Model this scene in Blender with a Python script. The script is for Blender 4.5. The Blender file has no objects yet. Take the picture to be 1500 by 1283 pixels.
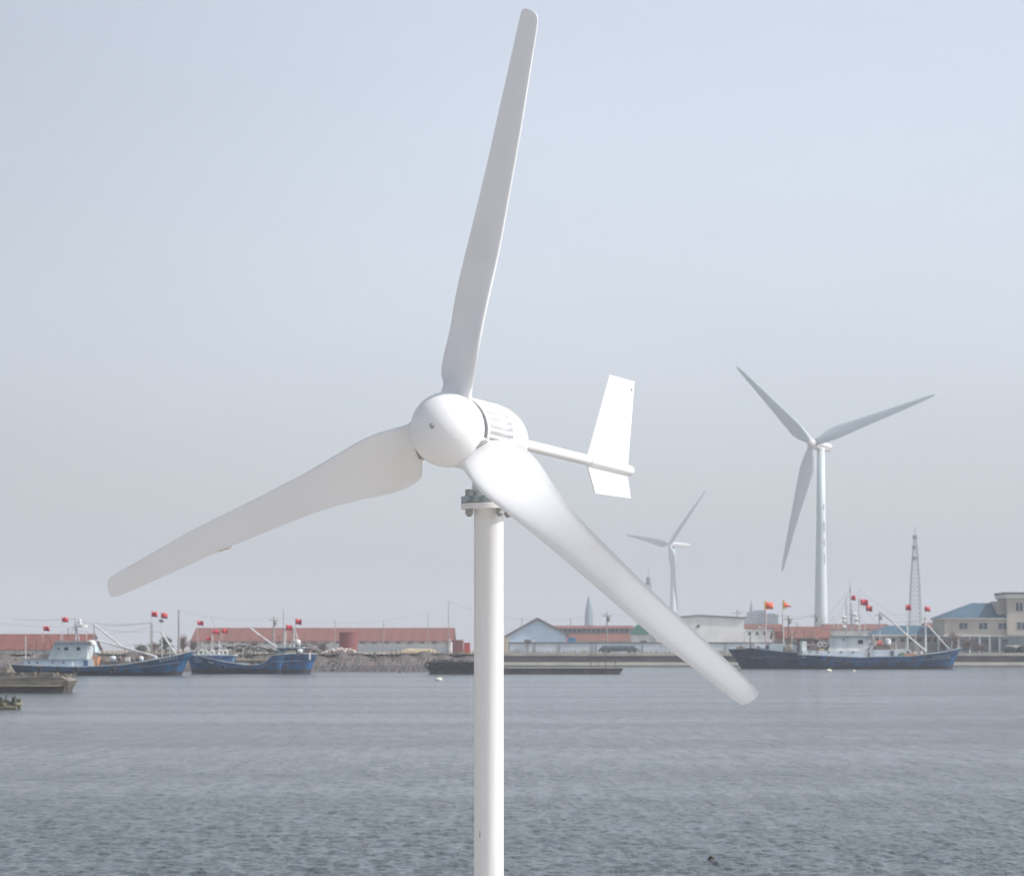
import bpy, math, random
import numpy as np
from mathutils import Vector, Matrix
R_ = math.radians
rnd = random.Random(7)
sc = bpy.context.scene
col = sc.collection

# ---------------------------------------------------------------- camera
CAMZ, F, CX, HY = 2.9, 4000.0, 750.0, 950.0          # eye height over the water, focal length in photo pixels, principal point
cam = bpy.data.cameras.new('camera')
co = bpy.data.objects.new('camera', cam); col.objects.link(co)
co.location = (0, 0, CAMZ); co.rotation_euler = (R_(90), 0, 0)
cam.sensor_width = 36; cam.lens = 36 * F / 1500
cam.shift_y = (HY - 641.5) / 1500
cam.clip_start = .1; cam.clip_end = 20000
cam.dof.use_dof = True; cam.dof.focus_distance = 10.0; cam.dof.aperture_fstop = 15
sc.camera = co

# ---------------------------------------------------------------- sky and sun
SUN_EL, SUN_AZ = R_(44), R_(100)                       # azimuth clockwise from +Y: the sun stands to the right, a touch to the camera's side
w = bpy.data.worlds.new('World'); sc.world = w; w.use_nodes = True
nt = w.node_tree; nt.nodes.clear()
sky = nt.nodes.new('ShaderNodeTexSky'); sky.sky_type = 'NISHITA'; sky.sun_disc = False
sky.sun_elevation = SUN_EL; sky.sun_rotation = SUN_AZ
sky.altitude = 0; sky.air_density = 1.0; sky.dust_density = 2.2; sky.ozone_density = 1.5
hs = nt.nodes.new('ShaderNodeHueSaturation'); hs.inputs['Saturation'].default_value = .35
tint = nt.nodes.new('ShaderNodeMix'); tint.data_type = 'RGBA'; tint.blend_type = 'MULTIPLY'
tint.inputs[0].default_value = 1; tint.inputs[7].default_value = (.974, .986, 1.034, 1)
bg = nt.nodes.new('ShaderNodeBackground'); bg.inputs['Strength'].default_value = .101
wo = nt.nodes.new('ShaderNodeOutputWorld')
nt.links.new(sky.outputs[0], hs.inputs['Color']); nt.links.new(hs.outputs[0], tint.inputs[6])
# uneven hazy air: brighter towards the sun's side, faint broad veils
tcw = nt.nodes.new('ShaderNodeTexCoord'); spw = nt.nodes.new('ShaderNodeSeparateXYZ'); nt.links.new(tcw.outputs['Generated'], spw.inputs[0])
mw = nt.nodes.new('ShaderNodeMapRange'); mw.interpolation_type = 'SMOOTHSTEP'; mw.inputs[1].default_value = -.3; mw.inputs[2].default_value = .02; mw.inputs[3].default_value = .74; mw.inputs[4].default_value = .97
nt.links.new(spw.outputs[0], mw.inputs[0])
mpw = nt.nodes.new('ShaderNodeMapping'); mpw.inputs['Scale'].default_value = (1, 1, 2.5); nt.links.new(tcw.outputs['Generated'], mpw.inputs[0])
nw = nt.nodes.new('ShaderNodeTexNoise'); nw.inputs['Scale'].default_value = 4.5; nw.inputs['Detail'].default_value = 4; nt.links.new(mpw.outputs[0], nw.inputs['Vector'])
m2w = nt.nodes.new('ShaderNodeMapRange'); m2w.inputs[1].default_value = .3; m2w.inputs[2].default_value = .7; m2w.inputs[3].default_value = .965; m2w.inputs[4].default_value = 1.035
nt.links.new(nw.outputs['Fac'], m2w.inputs[0])
mm = nt.nodes.new('ShaderNodeMath'); mm.operation = 'MULTIPLY'; nt.links.new(mw.outputs[0], mm.inputs[0]); nt.links.new(m2w.outputs[0], mm.inputs[1])
vm = nt.nodes.new('ShaderNodeVectorMath'); vm.operation = 'SCALE'; nt.links.new(tint.outputs[2], vm.inputs[0]); nt.links.new(mm.outputs[0], vm.inputs['Scale'])
nt.links.new(vm.outputs[0], bg.inputs['Color']); nt.links.new(bg.outputs[0], wo.inputs['Surface'])
sl = bpy.data.lights.new('sun', 'SUN'); sl.energy = 2.3; sl.angle = R_(.6); sl.color = (1, .955, .89)
so = bpy.data.objects.new('sun', sl); col.objects.link(so)
sd = Vector((math.sin(SUN_AZ) * math.cos(SUN_EL), math.cos(SUN_AZ) * math.cos(SUN_EL), math.sin(SUN_EL)))
so.rotation_euler = sd.to_track_quat('Z', 'Y').to_euler()
sc.view_settings.view_transform = 'Standard'; sc.view_settings.look = 'None'
sc.view_settings.exposure = 1.0; sc.view_settings.gamma = 1
sc.render.engine = 'CYCLES'
sc.cycles.volume_bounces = 1; sc.cycles.max_bounces = 6

def tag(o, label=None, cat=None, group=None, kind=None):
    if label: o['label'] = label
    if cat: o['category'] = cat
    if group: o['group'] = group
    if kind: o['kind'] = kind
    return o

def at(px, py, Y):
    """a pixel of the 1500-pixel-wide photo at depth Y, as a world point"""
    return Vector(((px - CX) * Y / F, Y, CAMZ - (py - HY) * Y / F))

# ---------------------------------------------------------------- materials
MATS = {}
def mat(name, c, rough=.6, metal=0.0, var=.12, vscale=3.0, c2=None, bump=0.0, bscale=20.0, stretch=(1, 1, 1), spec=.5, coat=0, thr=(.4, .65)):
    if name in MATS: return MATS[name]
    m = bpy.data.materials.new(name); m.use_nodes = True; n = m.node_tree; b = n.nodes['Principled BSDF']
    b.inputs['Roughness'].default_value = rough; b.inputs['Metallic'].default_value = metal
    b.inputs['Specular IOR Level'].default_value = spec; b.inputs['Coat Weight'].default_value = coat
    tc = n.nodes.new('ShaderNodeTexCoord'); mp = n.nodes.new('ShaderNodeMapping'); mp.inputs['Scale'].default_value = stretch
    n.links.new(tc.outputs['Object'], mp.inputs['Vector'])
    no = n.nodes.new('ShaderNodeTexNoise'); no.inputs['Scale'].default_value = vscale; no.inputs['Detail'].default_value = 6
    n.links.new(mp.outputs[0], no.inputs['Vector'])
    rp = n.nodes.new('ShaderNodeValToRGB'); rp.color_ramp.elements[0].position = thr[0]; rp.color_ramp.elements[1].position = thr[1]
    d = c2 if c2 else tuple(x * (1 - var) for x in c)
    rp.color_ramp.elements[0].color = (*c, 1); rp.color_ramp.elements[1].color = (*d, 1)
    n.links.new(no.outputs['Fac'], rp.inputs['Fac']); n.links.new(rp.outputs[0], b.inputs['Base Color'])
    if bump:
        n2 = n.nodes.new('ShaderNodeTexNoise'); n2.inputs['Scale'].default_value = bscale; n2.inputs['Detail'].default_value = 4
        n.links.new(mp.outputs[0], n2.inputs['Vector'])
        bp = n.nodes.new('ShaderNodeBump'); bp.inputs['Strength'].default_value = bump; bp.inputs['Distance'].default_value = .02
        n.links.new(n2.outputs['Fac'], bp.inputs['Height']); n.links.new(bp.outputs[0], b.inputs['Normal'])
    MATS[name] = m; return m

def stripes(name, c, c2, axis, period, width=.5, rough=.7):
    """corrugated or boarded surface: bands across one object axis"""
    if name in MATS: return MATS[name]
    m = mat(name, c, rough, c2=tuple(x * .85 for x in c), vscale=.35); n = m.node_tree; b = n.nodes['Principled BSDF']
    src = b.inputs['Base Color'].links[0].from_socket
    tc = [x for x in n.nodes if x.type == 'TEX_COORD'][0]
    sp = n.nodes.new('ShaderNodeSeparateXYZ'); n.links.new(tc.outputs['Object'], sp.inputs[0])
    a = n.nodes.new('ShaderNodeMath'); a.operation = 'DIVIDE'; a.inputs[1].default_value = period
    fr = n.nodes.new('ShaderNodeMath'); fr.operation = 'FRACT'; g = n.nodes.new('ShaderNodeMath'); g.operation = 'LESS_THAN'; g.inputs[1].default_value = width
    n.links.new(sp.outputs[axis], a.inputs[0]); n.links.new(a.outputs[0], fr.inputs[0]); n.links.new(fr.outputs[0], g.inputs[0])
    mx = n.nodes.new('ShaderNodeMix'); mx.data_type = 'RGBA'; mx.inputs[7].default_value = (*c2, 1)
    n.links.new(g.outputs[0], mx.inputs[0]); n.links.new(src, mx.inputs[6]); n.links.new(mx.outputs[2], b.inputs['Base Color'])
    return m

def hull_paint(name, top, bottom, zline):
    """topside paint over a dark boot top, both scuffed and rust streaked"""
    m = mat(name, top, .6, c2=tuple(x * .6 + .006 for x in top), vscale=1.1, stretch=(1, 1, .35), thr=(.42, .62)); n = m.node_tree; b = n.nodes['Principled BSDF']
    src = b.inputs['Base Color'].links[0].from_socket
    tc = [x for x in n.nodes if x.type == 'TEX_COORD'][0]
    sp = n.nodes.new('ShaderNodeSeparateXYZ'); n.links.new(tc.outputs['Object'], sp.inputs[0])
    no = n.nodes.new('ShaderNodeTexNoise'); no.inputs['Scale'].default_value = .6; n.links.new(tc.outputs['Object'], no.inputs['Vector'])
    ad = n.nodes.new('ShaderNodeMath'); ad.operation = 'MULTIPLY_ADD'; ad.inputs[1].default_value = .7; n.links.new(no.outputs['Fac'], ad.inputs[0]); n.links.new(sp.outputs[2], ad.inputs[2])
    g = n.nodes.new('ShaderNodeMath'); g.operation = 'LESS_THAN'; g.inputs[1].default_value = zline + .35
    n.links.new(ad.outputs[0], g.inputs[0])
    mx = n.nodes.new('ShaderNodeMix'); mx.data_type = 'RGBA'; mx.inputs[7].default_value = (*bottom, 1)
    n.links.new(g.outputs[0], mx.inputs[0]); n.links.new(src, mx.inputs[6])
    r = n.nodes.new('ShaderNodeTexNoise'); r.inputs['Scale'].default_value = 1.3; r.inputs['Detail'].default_value = 8
    mp = n.nodes.new('ShaderNodeMapping'); mp.inputs['Scale'].default_value = (2.2, 1, .3); n.links.new(tc.outputs['Object'], mp.inputs[0]); n.links.new(mp.outputs[0], r.inputs['Vector'])
    rr = n.nodes.new('ShaderNodeValToRGB'); rr.color_ramp.elements[0].position = .56; rr.color_ramp.elements[1].position = .66
    n.links.new(r.outputs['Fac'], rr.inputs[0])
    m2 = n.nodes.new('ShaderNodeMix'); m2.data_type = 'RGBA'; m2.inputs[7].default_value = (.11, .06, .04, 1)
    n.links.new(rr.outputs[0], m2.inputs[0]); n.links.new(mx.outputs[2], m2.inputs[6]); n.links.new(m2.outputs[2], b.inputs['Base Color'])
    return m

WHITE = mat('white_gelcoat', (.765, .775, .79), .30, c2=(.68, .665, .635), thr=(.56, .82), vscale=2.1, coat=.15, bump=.02, bscale=60)
POLEW = mat('white_painted_steel', (.73, .735, .74), .42, c2=(.58, .56, .52), vscale=11, stretch=(1, 1, .06), thr=(.56, .8), bump=.05, bscale=40)
GALV = mat('galvanised_steel', (.36, .42, .44), .5, .5, var=.4, vscale=30)
STEEL = mat('bolt_steel', (.40, .40, .40), .45, .45, var=.4, vscale=60)
DARK = mat('dark_gap', (.03, .03, .032), .8)
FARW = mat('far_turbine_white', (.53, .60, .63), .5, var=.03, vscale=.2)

# ---------------------------------------------------------------- mesh helper
class MB:
    def __init__(s): s.v = []; s.f = []
    def add(s, V, Fc):
        k = len(s.v); s.v += [tuple(p) for p in V]; s.f += [tuple(i + k for i in q) for q in Fc]; return s
    def box(s, x0, x1, y0, y1, z0, z1):
        return s.add([(x0, y0, z0), (x1, y0, z0), (x1, y1, z0), (x0, y1, z0), (x0, y0, z1), (x1, y0, z1), (x1, y1, z1), (x0, y1, z1)],
                     [(0, 3, 2, 1), (4, 5, 6, 7), (0, 1, 5, 4), (1, 2, 6, 5), (2, 3, 7, 6), (3, 0, 4, 7)])
    def prism(s, poly, y0, y1):                       # poly: (x, z) outline, extruded along y
        n = len(poly); V = [(x, y0, z) for x, z in poly] + [(x, y1, z) for x, z in poly]
        Fc = [tuple(range(n)), tuple(range(2 * n - 1, n - 1, -1))] + [(i, i + n, (i + 1) % n + n, (i + 1) % n) for i in range(n)]
        return s.add(V, Fc)
    def prismx(s, poly, x0, x1):                      # poly: (y, z) outline, extruded along x
        n = len(poly); V = [(x0, y, z) for y, z in poly] + [(x1, y, z) for y, z in poly]
        Fc = [tuple(range(n)), tuple(range(2 * n - 1, n - 1, -1))] + [(i, i + n, (i + 1) % n + n, (i + 1) % n) for i in range(n)]
        return s.add(V, Fc)
    def rings(s, rs, cap=True):
        n = len(rs[0]); V = [p for r in rs for p in r]
        Fc = [(i * n + j, i * n + (j + 1) % n, (i + 1) * n + (j + 1) % n, (i + 1) * n + j) for i in range(len(rs) - 1) for j in range(n)]
        if cap: Fc += [tuple(range(n - 1, -1, -1)), tuple(range((len(rs) - 1) * n, len(rs) * n))]
        return s.add(V, Fc)
    def tube(s, pts, r, n=8):
        pts = [Vector(p) for p in pts]; rr = r if isinstance(r, (list, tuple)) else [r] * len(pts); rs = []
        for i, p in enumerate(pts):
            d = (pts[min(i + 1, len(pts) - 1)] - pts[max(i - 1, 0)]).normalized()
            a = d.cross(Vector((0, 0, 1)) if abs(d.z) < .9 else Vector((1, 0, 0))).normalized(); b = d.cross(a)
            rs.append([p + rr[i] * (math.cos(t) * a + math.sin(t) * b) for t in (2 * math.pi * k / n for k in range(n))])
        return s.rings(rs)
    def lathe(s, prof, o, ax, n=48, fn=None):         # prof: (distance along ax, radius)
        o = Vector(o); ax = Vector(ax).normalized()
        a = ax.cross(Vector((0, 0, 1)) if abs(ax.z) < .9 else Vector((1, 0, 0))).normalized(); b = ax.cross(a); rs = []
        for t, r in prof:
            rs.append([o + ax * t + (r * (fn(t, k) if fn else 1)) * (math.cos(2 * math.pi * k / n) * a + math.sin(2 * math.pi * k / n) * b) for k in range(n)])
        return s.rings(rs)
    def build(s, name, m, parent=None, smooth=False, auto=None):
        me = bpy.data.meshes.new(name); o = bpy.data.objects.new(name, me); col.objects.link(o)
        off = Vector((0, 0, 0))
        if parent is not None:
            q = parent
            while q is not None: off += q.location; q = q.parent
            o.parent = parent
        me.from_pydata([(x - off.x, y - off.y, z - off.z) for x, y, z in s.v], [], s.f)
        import bmesh
        bm = bmesh.new(); bm.from_mesh(me); bmesh.ops.recalc_face_normals(bm, faces=bm.faces); bm.to_mesh(me); bm.free()
        if smooth:
            me.shade_smooth()
            if auto:
                try: me.set_sharp_from_angle(angle=R_(auto))
                except Exception: pass
        me.materials.append(m); return o

def thing(name, loc, label, cat, group=None):
    o = bpy.data.objects.new(name, None); col.objects.link(o); o.location = loc; o.empty_display_size = .1
    return tag(o, label, cat, group)

# ---------------------------------------------------------------- water, land, shores
LAND = 2.2
def water():
    rs = np.random.RandomState(3)
    inv = np.linspace(1 / 15.5, 1 / 460.0, 1300); Yr = 1 / inv
    Yr = np.concatenate([Yr, [480.0]])
    th = np.concatenate([-np.geomspace(6, .235, 26), np.linspace(-.23, .23, 760), np.geomspace(.235, 6, 26)])
    Yg, Tg = np.meshgrid(Yr, th, indexing='ij'); X = Yg * Tg; Y = Yg.copy(); Z = np.zeros_like(X)
    dx = Yg * .0006; dy = Yg ** 2 * 4.8e-5
    wind = R_(-78)
    for i in range(110):
        L = .12 * (.4 / .12) ** rs.rand() if i % 8 else .4 * (1.5 / .4) ** rs.rand(); a = wind + rs.randn() * .8; k = 2 * math.pi / L; kx, ky = math.cos(a) * k, math.sin(a) * k
        amp = .0050 * L if L < .4 else .0024 * L; ph = rs.rand() * 6.28
        lam_x = 2 * math.pi / (abs(kx) + 1e-6); lam_y = 2 * math.pi / (abs(ky) + 1e-6)
        fade = np.clip((lam_y / (dy + 1e-6) - 2) / 3, 0, 1) * np.clip((lam_x / (dx + 1e-6) - 2) / 3, 0, 1)
        p = kx * X + ky * Y + ph + .6 * np.sin(X * .07 * (1 + i % 3) + Y * .05 + i)
        Z += amp * fade * (1.3 - 2.2 * np.abs(np.sin(p / 2 + .3 * np.sin(ph + X * .9))) ** 1.3)
    Z *= np.clip((.3 - np.abs(Tg)) / .06, 0, 1)
    n, m_ = X.shape
    V = np.stack([X, Y, Z], -1).reshape(-1, 3)
    idx = np.arange(n * m_).reshape(n, m_)
    Q = np.stack([idx[:-1, :-1], idx[:-1, 1:], idx[1:, 1:], idx[1:, :-1]], -1).reshape(-1, 4)
    me = bpy.data.meshes.new('water'); me.vertices.add(len(V)); me.vertices.foreach_set('co', V.ravel())
    me.loops.add(Q.size); me.loops.foreach_set('vertex_index', Q.ravel())
    me.polygons.add(len(Q)); me.polygons.foreach_set('loop_start', np.arange(len(Q)) * 4)
    me.update(calc_edges=True); me.validate(); me.shade_smooth()
    o = bpy.data.objects.new('water', me); col.objects.link(o); tag(o, kind='structure')
    m = bpy.data.materials.new('harbour_water'); m.use_nodes = True; n = m.node_tree; b = n.nodes['Principled BSDF']
    b.inputs['Base Color'].default_value = (.058, .072, .078, 1); b.inputs['Roughness'].default_value = .16; b.inputs['IOR'].default_value = 1.333
    tc = n.nodes.new('ShaderNodeTexCoord'); hsum = None
    for sc_, st, wgt, det in ((8.0, (.9, .8, 1), .30, 5), (20.0, (.9, 1, 1), .07, 3), (4.5, (1, .13, 1), .6, 5), (1.6, (.9, .2, 1), .6, 5)):
        mp = n.nodes.new('ShaderNodeMapping'); mp.inputs['Scale'].default_value = st; mp.inputs['Rotation'].default_value = (0, 0, R_(8 * sc_))
        n.links.new(tc.outputs['Object'], mp.inputs[0])
        t = n.nodes.new('ShaderNodeTexNoise'); t.inputs['Scale'].default_value = sc_; t.inputs['Detail'].default_value = det; t.inputs['Distortion'].default_value = .6
        n.links.new(mp.outputs[0], t.inputs['Vector'])
        mu = n.nodes.new('ShaderNodeMath'); mu.operation = 'MULTIPLY'; mu.inputs[1].default_value = wgt; n.links.new(t.outputs['Fac'], mu.inputs[0])
        if hsum is None: hsum = mu
        else:
            ad = n.nodes.new('ShaderNodeMath'); n.links.new(hsum.outputs[0], ad.inputs[0]); n.links.new(mu.outputs[0], ad.inputs[1]); hsum = ad
    bp = n.nodes.new('ShaderNodeBump'); bp.inputs['Strength'].default_value = .8; bp.inputs['Distance'].default_value = .34
    n.links.new(hsum.outputs[0], bp.inputs['Height']); n.links.new(bp.outputs[0], b.inputs['Normal'])
    # gusts: patches of rougher water
    mp = n.nodes.new('ShaderNodeMapping'); mp.inputs['Scale'].default_value = (.22, 1, 1); n.links.new(tc.outputs['Object'], mp.inputs[0])
    g = n.nodes.new('ShaderNodeTexNoise'); g.inputs['Scale'].default_value = .075; g.inputs['Detail'].default_value = 7; g.inputs['Roughness'].default_value = .62; n.links.new(mp.outputs[0], g.inputs['Vector'])
    mp2 = n.nodes.new('ShaderNodeMapping'); mp2.inputs['Scale'].default_value = (1, .11, 1); n.links.new(tc.outputs['Object'], mp2.inputs[0])
    g2 = n.nodes.new('ShaderNodeTexNoise'); g2.inputs['Scale'].default_value = 2.4; g2.inputs['Detail'].default_value = 7; g2.inputs['Roughness'].default_value = .7; n.links.new(mp2.outputs[0], g2.inputs['Vector'])
    gs = n.nodes.new('ShaderNodeMath'); gs.operation = 'ADD'; n.links.new(g.outputs['Fac'], gs.inputs[0]); n.links.new(g2.outputs['Fac'], gs.inputs[1])
    mr = n.nodes.new('ShaderNodeMapRange'); mr.inputs[1].default_value = .86; mr.inputs[2].default_value = 1.17; mr.inputs[3].default_value = .2; mr.inputs[4].default_value = 1.0
    n.links.new(gs.outputs[0], mr.inputs[0]); n.links.new(mr.outputs[0], bp.inputs['Strength'])
    me.materials.append(m)
water()

SOIL = mat('dry_soil', (.30, .26, .21), .95, c2=(.20, .18, .15), vscale=.08, bump=.4, bscale=2)
CONC = mat('quay_concrete', (.41, .385, .35), .85, c2=(.33, .31, .28), vscale=.5, bump=.2, bscale=6)
XB = -3.4                                            # where the left bank meets the set-back quay
# land: one sheet from the shore to the horizon
m_ = MB(); m_.add([(-3000, 356, LAND), (XB, 356, LAND), (XB, 447, LAND), (3000, 447, LAND), (3000, 6000, LAND), (-3000, 6000, LAND)], [(0, 1, 2, 3, 4, 5)])
tag(m_.build('ground', SOIL), kind='structure')
# bank of dark stones and mud under the left shore
def bank():
    mb = MB(); nx, nv = 520, 9; xs = [-3000, -900, -300] + [-100 + i * (100 + XB) / nx for i in range(nx + 1)]; V = []
    for j in range(nv):
        t = j / (nv - 1)
        for x in xs:
            y = 348.6 + 8.4 * t; z = -.3 + (LAND + .35) * t ** .8
            z += .22 * t * (math.sin(x * .9 + 2 * math.sin(x * .23)) + .6 * math.sin(x * 2.3 + t * 3)); y += .8 * math.sin(x * .5 + t) * (1 - t)
            k = .14 * math.sin(math.pi * min(1, t + .12))
            V.append((x + rnd.uniform(-.1, .1), y + k * rnd.uniform(-1, 1), z + k * rnd.uniform(-.5, .7)))
    n = len(xs); mb.add(V, [(j * n + i, j * n + i + 1, (j + 1) * n + i + 1, (j + 1) * n + i) for j in range(nv - 1) for i in range(n - 1)])
    mb.box(XB - .5, XB, 356.4, 447, -.5, LAND + .02)
    tag(mb.build('embankment', hull_paint('wet_stones', (.115, .10, .09), (.062, .058, .056), .75)), kind='structure')
bank()
# quay wall right of the bank, with pale coping and a pale ledge at the tide line
t = thing('quay_wall', (60, 447, 0), 'long dark stone quay wall with pale coping beyond the water', 'quay wall')
MB().box(XB, 1200, 446.3, 447.6, .75, 1.75).build('wall_face', mat('dark_stone_wall', (.16, .145, .135), .9, c2=(.10, .095, .09), vscale=.7, stretch=(.5, 1, 2), thr=(.4, .6)), t)
MB().box(XB, 1200, 446.0, 448.2, 1.75, LAND + .03).build('coping', mat('pale_coping', (.46, .43, .37), .85, c2=(.36, .33, .29), vscale=.6), t)
MB().prismx([(443.6, -.6), (443.6, .25), (446.3, .74), (446.3, -.6)], XB, 1200).build('ledge', mat('sandy_ledge', (.24, .235, .20), .9, c2=(.18, .18, .16), vscale=.4), t)
# the near quay the small turbine stands on
q = MB().box(-300, 300, -300, 15.6, 0.2, 1.3); q.box(-300, 300, 15.0, 15.9, -3, 1.34)
tag(q.build('pavement', CONC), kind='structure')

# ---------------------------------------------------------------- the small wind turbine
TH0 = [1.11623, 3.28036, 5.33597]; PHI, TAU = .39732, .02446
AX = Vector((math.sin(PHI) * math.cos(TAU), math.cos(PHI) * math.cos(TAU), -math.sin(TAU)))
HH = Vector((math.cos(PHI), -math.sin(PHI), 0)); UU = HH.cross(AX)
HUB = Vector((-.2381, 10, CAMZ + .8098)); RB = 1.4885
ST = [[.06, -.045, -.004, .085, .012], [.088, -.044, -.010, .098, .035], [.11, -.0324, -.0155, .150, .088], [.15, -.0234, -.0347, .1749, .1003], [.19, -.0131, -.0476, .1863, .0988],
      [.23, .002, -.0486, .192, .0814], [.28, .0237, -.0399, .2001, .0508], [.34, .0497, -.0285, .2114, .0264], [.4, .0747, -.017, .2254, .0165], [.47, .1025, -.0120, .2445, .0132],
      [.55, .1357, -.0125, .2682, .0109], [.65, .1758, -.0150, .2991, .0090], [.75, .218, -.0150, .3334, .0090], [.85, .2653, -.0103, .3674, .0105], [.93, .3028, -.0065, .3948, .0105],
      [.975, .3235, -.007, .4085, .0065], [.99, .3340, -.006, .411, .005], [.998, .3450, -.005, .408, .003], [1.002, .3600, -.003, .398, .001]]
def cr(p0, p1, p2, p3, t):
    return [.5 * (2 * b + (c - a) * t + (2 * a - 5 * b + 4 * c - d) * t * t + (-a + 3 * b - 3 * c + d) * t ** 3) for a, b, c, d in zip(p0, p1, p2, p3)]
def blade_mesh(theta):
    e = math.cos(theta) * HH + math.sin(theta) * UU; c = -math.sin(theta) * HH + math.cos(theta) * UU
    rows = []
    for i in range(len(ST) - 1):
        for k in range(4 if i else 2):
            rows.append(cr(ST[max(i - 1, 0)], ST[i], ST[i + 1], ST[min(i + 2, len(ST) - 1)], k / (4 if i else 2)))
    rows.append(ST[-1]); rings = []; NP = 18
    for s, ly, lz, ty, tz in rows:
        ch = math.hypot(ty - ly, tz - lz); cy, cz = (ty - ly) / ch, (tz - lz) / ch; ny, nz = -cz, cy       # n points downwind
        th = .052 if s < .09 else max(.012, .052 - (s - .09) * .34) if s < .2 else max(.0085, .0165 - (s - .2) * .009)
        th = max(th, ch * .14) if s < .97 else ch * .1; round_ = max(0, min(1, (.13 - s) / .05)); ring = []
        for k in range(2 * NP):
            a = math.pi * 2 * k / (2 * NP); x = .5 - .5 * math.cos(a); up = math.sin(a) >= 0 and k < NP
            foil = 5 * .2 * (2.969 * math.sqrt(x) - 1.26 * x - 3.516 * x * x + 2.843 * x ** 3 - 1.036 * x ** 4) / 2
            foil = max(foil, .10)
            tl = abs(math.sin(a)) * .5 * round_ + foil * (1 - round_)
            camber = .02 * ch * 4 * x * (1 - x) * (1 - round_)
            off = camber + (tl * th * (1.05 if up else -.95))
            ring.append(HUB + e * (s * RB) + c * (ly + cy * ch * x + ny * off) + AX * (lz + cz * ch * x + nz * off))
        rings.append(ring)
    return MB().rings(rings)
tb = thing('small_wind_turbine', (-.09, 10.35, 1.3), 'large white three bladed turbine with tail fin on a round pole in the foreground', 'wind turbine')
def root_gap_ring(theta):  # added ring, its dark tone painting the shaded gap at the blade root
    e = math.cos(theta) * HH + math.sin(theta) * UU; c = -math.sin(theta) * HH + math.cos(theta) * UU; rs = []
    for s_, g in ((.080, .0), (.081, .0012), (.0905, .0012), (.091, .0)):
        y0, y1, z0, z1 = -.044 - g, .096 + g, -.010, .033
        rs.append([HUB + e * (s_ * RB) + c * ((y0 + y1) / 2 + (y1 - y0) / 2 * math.cos(a)) + AX * ((z0 + z1) / 2 + (z1 - z0) / 2 * math.cos(a) + (.029 + g) * math.sin(a)) for a in (k * math.pi / 16 for k in range(32))])
    return MB().rings(rs)
for th in TH0:
    b_ = blade_mesh(th).build('blade', WHITE, tb, True, 50)
    if th != TH0[0]: root_gap_ring(th).build('root_gap_ring', mat('root_gap_shade', (.30, .30, .30), .8), b_, True, 40)
E_ = math.cos(TH0[1]) * HH + math.sin(TH0[1]) * UU; C_ = -math.sin(TH0[1]) * HH + math.cos(TH0[1]) * UU
cb = [o for o in bpy.data.objects if o.parent == tb and o.name.split('.')[0] == 'blade'][1]
ch = MB(); rc = random.Random(4); prev = []
for i in range(15):
    u = i / 14; p = HUB + E_ * (RB * (.632 + .055 * u)) + C_ * (.2985 - .004 + .009 * u + rc.uniform(0, .006) * math.sin(math.pi * u)) + AX * .010
    prev.append([p + C_ * a * rc.uniform(.002, .0065) + AX * b * .004 for a, b in ((1, 0), (0, 1), (-1, 0), (0, -1))])
ch.rings(prev).build('chipped_edge', mat('chipped_gelcoat', (.50, .42, .30), .9, c2=(.75, .72, .66), vscale=90), cb)
# spinner
RS = .1375; SC = HUB + AX * (-.002) + UU * (-.008) + HH * .003
prof = [(-RS * math.cos(a), max(.0005, RS * math.sin(a))) for a in [R_(x) for x in range(0, 108, 3)]]
prof += [(prof[-1][0] + .001, prof[-1][1] - .004), (prof[-1][0] - .02, prof[-1][1] - .006)]
sp_ = MB().lathe(prof, SC, AX, 96).build('spinner', WHITE, tb, True, 40)
na = (-AX).copy()
MB().lathe([(0, .0095), (.002, .0095), (.003, .0085)], SC + na * (RS - .0015), na, 24).lathe([(.002, .0065), (.0075, .0062), (.0085, .005)], SC + na * (RS - .0015), na, 6).build('nose_screw', STEEL, sp_)
# clamping disc and bolts behind the spinner; disc blackened to paint in gap shade
hb = MB().lathe([(.03, .085), (.04, .10), (.055, .10), (.06, .116), (.083, .116)], HUB, AX, 48).build('hub_plate', mat('gap_shade_black', (.025, .026, .028), .5, .5), tb, True, 30)
for k in range(18):
    a = k / 18 * 2 * math.pi; o_ = HUB + AX * .05 + (HH * math.cos(a) + UU * math.sin(a)) * .118
    MB().lathe([(0, .007), (.016, .007)], o_, AX, 6).build('bolt', DARK, hb)
# generator housing: ribbed barrel, then a smooth rounded tail
def ribs(t, k):
    if t < .0985 or t > .312: return 1
    w_ = 1
    return 1 - .115 * w_ * (0, 1, 1, 1, 0, 0)[k % 6]
pr = [(.082, .117), (.083, .128), (.09, .131), (.095, .132), (.099, .132), (.15, .133), (.25, .133), (.308, .133), (.313, .133), (.318, .133), (.36, .134), (.42, .131), (.47, .123), (.52, .108), (.56, .088), (.59, .064), (.605, .045), (.612, .028)]
MB().lathe(pr, HUB + UU * -.004, AX, 192, ribs).build('generator_housing', WHITE, tb, True, 35)
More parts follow.
